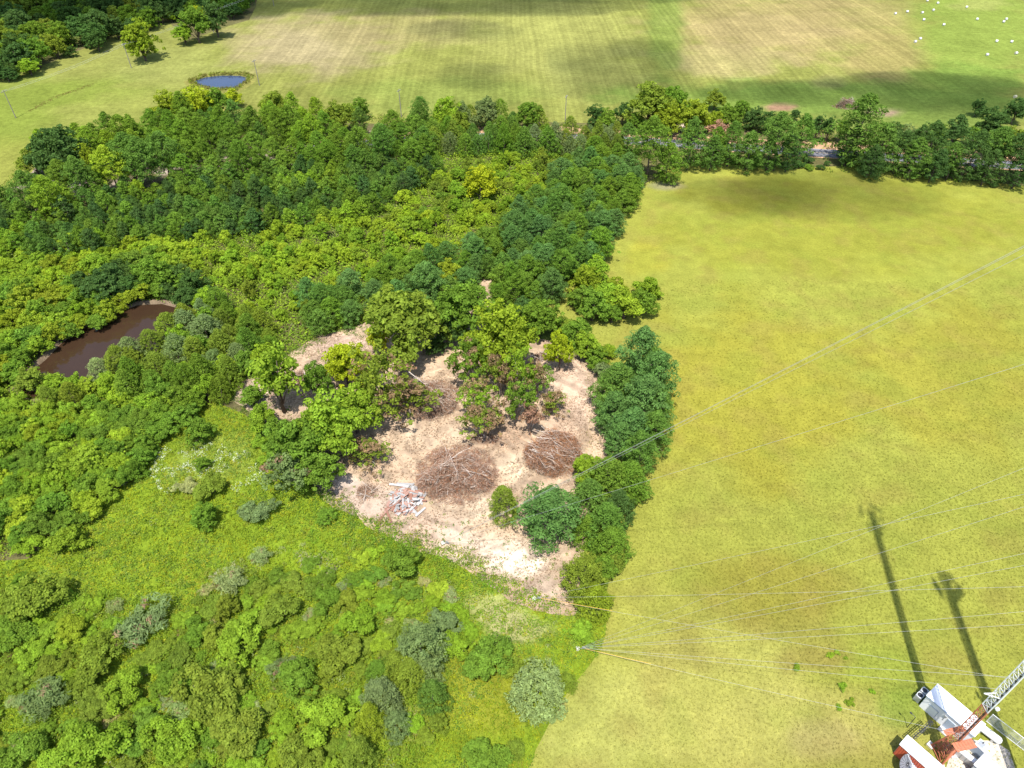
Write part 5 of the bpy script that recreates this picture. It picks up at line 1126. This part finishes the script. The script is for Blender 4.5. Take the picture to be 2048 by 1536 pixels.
s2, L, W = house('shipping_container', 'red ribbed container with white roof at the bottom edge', 'container', A1_, B1_ + (B1_ - A1_) * .25, 1.9, 2.8, -1, M_ROOF, M_RED)
for k in range(26): MB().box((-L / 2 + .3 + k * (L - .6) / 25, -W / 2 + .09, 1.35), (.12, .07, 2.5)).build('wall_rib', M_RED, s2)
for k in range(5): MB().box((-L / 2 + .09, -W / 2 + .3 + k * (W - .6) / 4, 1.35), (.07, .12, 2.5)).build('wall_rib', M_SHADE, s2)  # ribs of the short end, coloured dark to paint in its shade
# cable bridge between the shelters
p0, p1 = at(1864, 1443, 2.6), at(1826, 1476, 2.6)
d = p1 - p0; r = tag(empty('cable_bridge', ((p0.x + p1.x) / 2, (p0.y + p1.y) / 2, .03), math.atan2(d.y, d.x)), 'dark cable bridge spanning between the two shelters', 'cable bridge')
Lb = d.length
b = MB()
for y_ in (-.22, .22): b.box((0, y_, 2.6), (Lb, .06, .1))
for k in range(9): b.box((-Lb / 2 + .1 + k * (Lb - .2) / 8, 0, 2.59), (.08, .42, .04))
b.build('deck', M_DARK, r); MB().tube([(-Lb / 2, 0, 2.68), (Lb / 2, 0, 2.68)], .07, 6).build('cable', M_DARK, r)
b = MB(); b.tube([(Lb * .3, 0, 0), (Lb * .3, 0, 2.6)], .05, 6); b.tube([(-Lb * .3, 0, 0), (-Lb * .3, 0, 2.6)], .05, 6); b.build('post', M_GALV, r)
b = MB(); b.tube([(0, 0, 0), (0, 0, 3.0)], .05, 6); pl = at(1814, 1455); r = tag(empty('light_post', pl, 2.2), 'thin dark post with lamp head beside the lower shelter', 'post')
b.tube([(0, 0, 3.0), (.6, 0, 3.1)], .035, 5); b.build('post', M_DARK, r); MB().box((.65, 0, 3.08), (.3, .18, .1)).build('lamp_head', M_DARK, r)
# propane tank
p0, p1 = at(1963, 1455, .9), at(1991, 1476, .9); d = p1 - p0; Lt = max(2.6, d.length * 1.05)
r = tag(empty('propane_tank', ((p0.x + p1.x) / 2, (p0.y + p1.y) / 2, .06), math.atan2(d.y, d.x)), 'white capsule shaped propane tank right of the tower foot', 'propane tank')
pr = [(.02, -Lt / 2 - .35), (.3, -Lt / 2 - .27), (.46, -Lt / 2 - .1), (.5, -Lt / 2 + .1), (.5, Lt / 2 - .1), (.46, Lt / 2 + .1), (.3, Lt / 2 + .27), (.02, Lt / 2 + .35)]
MB().lathe((0, 0, .85), pr, 18, Matrix.Rotation(R(90), 3, 'Y')).build('tank', M_WH, r, True)
MB().lathe((.1, 0, 1.32), [(.17, 0), (.17, .14), (.08, .2)], 12).build('valve_cover', M_GALV, r)
MB().box((-Lt * .3, 0, .2), (.25, .8, .42)).box((Lt * .3, 0, .2), (.25, .8, .42)).build('saddle', M_CONC, r)
# generator box and cabinets
p0, p1 = at(1949, 1488, 1.8), at(1978, 1516, 1.8)
r, L, W = house('generator', 'blue-grey generator box on the gravel right of the tower foot', 'generator', p0, p1, 1.2, 1.9, 1, M_ROOF, M_BLUEG, .04)
MB().box((-L / 2 + .5, 0, 1.96), (.7, .9, .1)).build('exhaust_hood', M_GALV, r); MB().tube([(-L / 2 + .5, .2, 1.9), (-L / 2 + .5, .2, 2.35)], .06, 8).build('exhaust_pipe', M_DARK, r)
for k in range(4): MB().box((-L / 2 - .005, -.25, .5 + k * .22), (.03, .8, .06)).build('louver', M_GALV, r)
MB().box((.5, .1, 1.96), (.25, .2, .04)).build('warning_plate', M_YEL, r)
p0, p1 = at(1968, 1507, 2.4), at(2010, 1545, 2.4)
r, L, W = house('equipment_shed', 'white roofed shed on the gravel below the generator box', 'shed', p0, p1, 2.4, 2.5, -1, M_ROOF, M_WALL)
MB().box((-L / 2 - .0, .2, 1.0), (.1, .8, 2.0)).build('door', M_GALV, r)
p0, p1 = at(1920, 1494, 1.2), at(1958, 1524, 1.2)
r, L, W = house('cabinet', 'low white cabinet row between tower foot and generator box', 'cabinet', p0, p1, .7, 1.3, -1, M_ROOF, M_WALL, .03)
for k in range(4): MB().box((-L / 2 + L * (k + .5) / 4, -W / 2 - .0, .6), (L / 4 - .08, .07, 1.0)).build('door', M_GALV, r)
# mesh dish
M_DISH = plain('dish_metal', (.27, .28, .31), .5, .3, .2, 3); pd = at(1814, 1530, 1.2); r = tag(empty('satellite_dish', (pd.x, pd.y, .04), R(100)), 'grey ribbed satellite dish in front of the red container', 'satellite dish')
tilt = Matrix.Rotation(R(-38), 3, 'Y'); bowl = MB(); K = 18
for k in range(K):
    a0, a1 = 2 * math.pi * k / K, 2 * math.pi * (k + .93) / K; vs = []
    for (rr, zz) in ((.1, .0), (.55, .07), (1.0, .24), (1.4, .5)):
        for a in (a0, a1): vs.append(tilt @ Vector((rr * math.cos(a), rr * math.sin(a), zz)) + Vector((0, 0, 1.35)))
    vs2 = [v - tilt @ Vector((0, 0, .025)) for v in vs]; n = len(vs)
    fs = [(i, i + 1, i + 3, i + 2) for i in (0, 2, 4)] + [(n + i, n + i + 2, n + i + 3, n + i + 1) for i in (0, 2, 4)] + [(0, 2, n + 2, n), (2, 4, n + 4, n + 2), (4, 6, n + 6, n + 4), (1, n + 1, n + 3, 3), (3, n + 3, n + 5, 5), (5, n + 5, n + 7, 7), (6, 7, n + 7, n + 6), (0, n, n + 1, 1)]
    MB().add([tuple(v) for v in vs + vs2], fs).build('petal', M_DISH, r)
rb = MB()
for k in range(K):
    a = 2 * math.pi * (k - .035) / K; rb.tube([tilt @ Vector((rr * math.cos(a), rr * math.sin(a), zz + .03)) + Vector((0, 0, 1.35)) for rr, zz in ((.08, .0), (.55, .07), (1.0, .24), (1.42, .51))], .022, 4)
rb.build('rib', M_DARK, r)
fd = MB()
for k in range(3): a = R(120 * k); fd.tube([tilt @ Vector((1.38 * math.cos(a), 1.38 * math.sin(a), .5)) + Vector((0, 0, 1.35)), tilt @ Vector((0, 0, 1.25)) + Vector((0, 0, 1.35))], .025, 4)
fd.build('feed_arm', M_WH, r); MB().lathe(tuple(tilt @ Vector((0, 0, 1.2)) + Vector((0, 0, 1.35))), [(.1, -.1), (.1, .12)], 10, tilt).build('feed_horn', M_WH, r)
MB().tube([(0, 0, -.05), (0, 0, 1.3)], .09, 8).build('mast', M_GALV, r)
# chain-link fence
M_NET, n_, l_ = new_mat('chain_link')
tc_ = N(n_, 'ShaderNodeTexCoord').outputs['Object']; bd = N(n_, 'ShaderNodeBsdfPrincipled'); bd.inputs['Base Color'].default_value = (.55, .56, .56, 1); bd.inputs['Metallic'].default_value = .4; bd.inputs['Roughness'].default_value = .5; out_bsdf(n_, l_, bd.outputs[0])
def fence(a, b, label):
    d = b - a; L = d.length; r = tag(empty('chain_link_fence', (a.x, a.y, .03), math.atan2(d.y, d.x)), label, 'fence')
    k = max(2, int(L / 2.6)); pm = MB().tube([(0, 0, 0), (0, 0, 2.1)], .045, 6).mesh('post', M_WH)
    for i in range(k + 1): link('post', pm, r, (L * i / k, 0, 0))
    MB().tube([(0, 0, 2.05), (L, 0, 2.05)], .04, 5).build('top_rail', M_WH, r); MB().tube([(0, 0, .08), (L, 0, .08)], .035, 5).build('bottom_rail', M_WH, r)
    nb = MB(); st = .16; H = 1.95; q = -H
    while q < L:
        x0, x1 = max(0, q), min(L, q + H)
        if x1 - x0 > .05:
            nb.tube([(x0, 0, .09 + x0 - q), (x1, 0, .09 + x1 - q)], .0075, 3, False); nb.tube([(x0, .012, .09 + H - (x0 - q)), (x1, .012, .09 + H - (x1 - q))], .0075, 3, False)
        q += st
    o = nb.build('wire_mesh', M_NET, r); o['kind'] = 'stuff'
f0 = at(1972, 1443); f1 = at(2052, 1505)
fence(f0, f1 + (f1 - f0) * .5, 'white railed chain-link fence right of the propane tank')
# little things on the pasture
M_SH2 = LEAFC['green']
wg = 'small weed clumps on the pasture'
for i, (x, y) in enumerate([(1672, 1306), (1690, 1318), (1682, 1374), (1660, 1310), (1592, 1335), (1700, 1405), (1676, 1415), (1744, 1385)]):
    p = at(x, y); plant('shrub', p.x, p.y, random.uniform(.7, 1.5), .8, 'bright', 'small green weed clump on the pasture left of the shelters', wg)

# look-alikes planted by hand: tell them apart by their place in the row
same = {}
for o in COL.objects:
    if o.parent is None and o.get('category') and o.get('label') and o.name.split('.')[0] != 'radio_tower': same.setdefault(o['label'], []).append(o)
for lab, v in same.items():
    if len(v) > 1:
        v.sort(key=lambda o: proj(o.location.x, o.location.y)[0])
        for i, o in enumerate(v): o['label'] = '%s, %s from left' % (lab, ORDN[min(i, 19)])
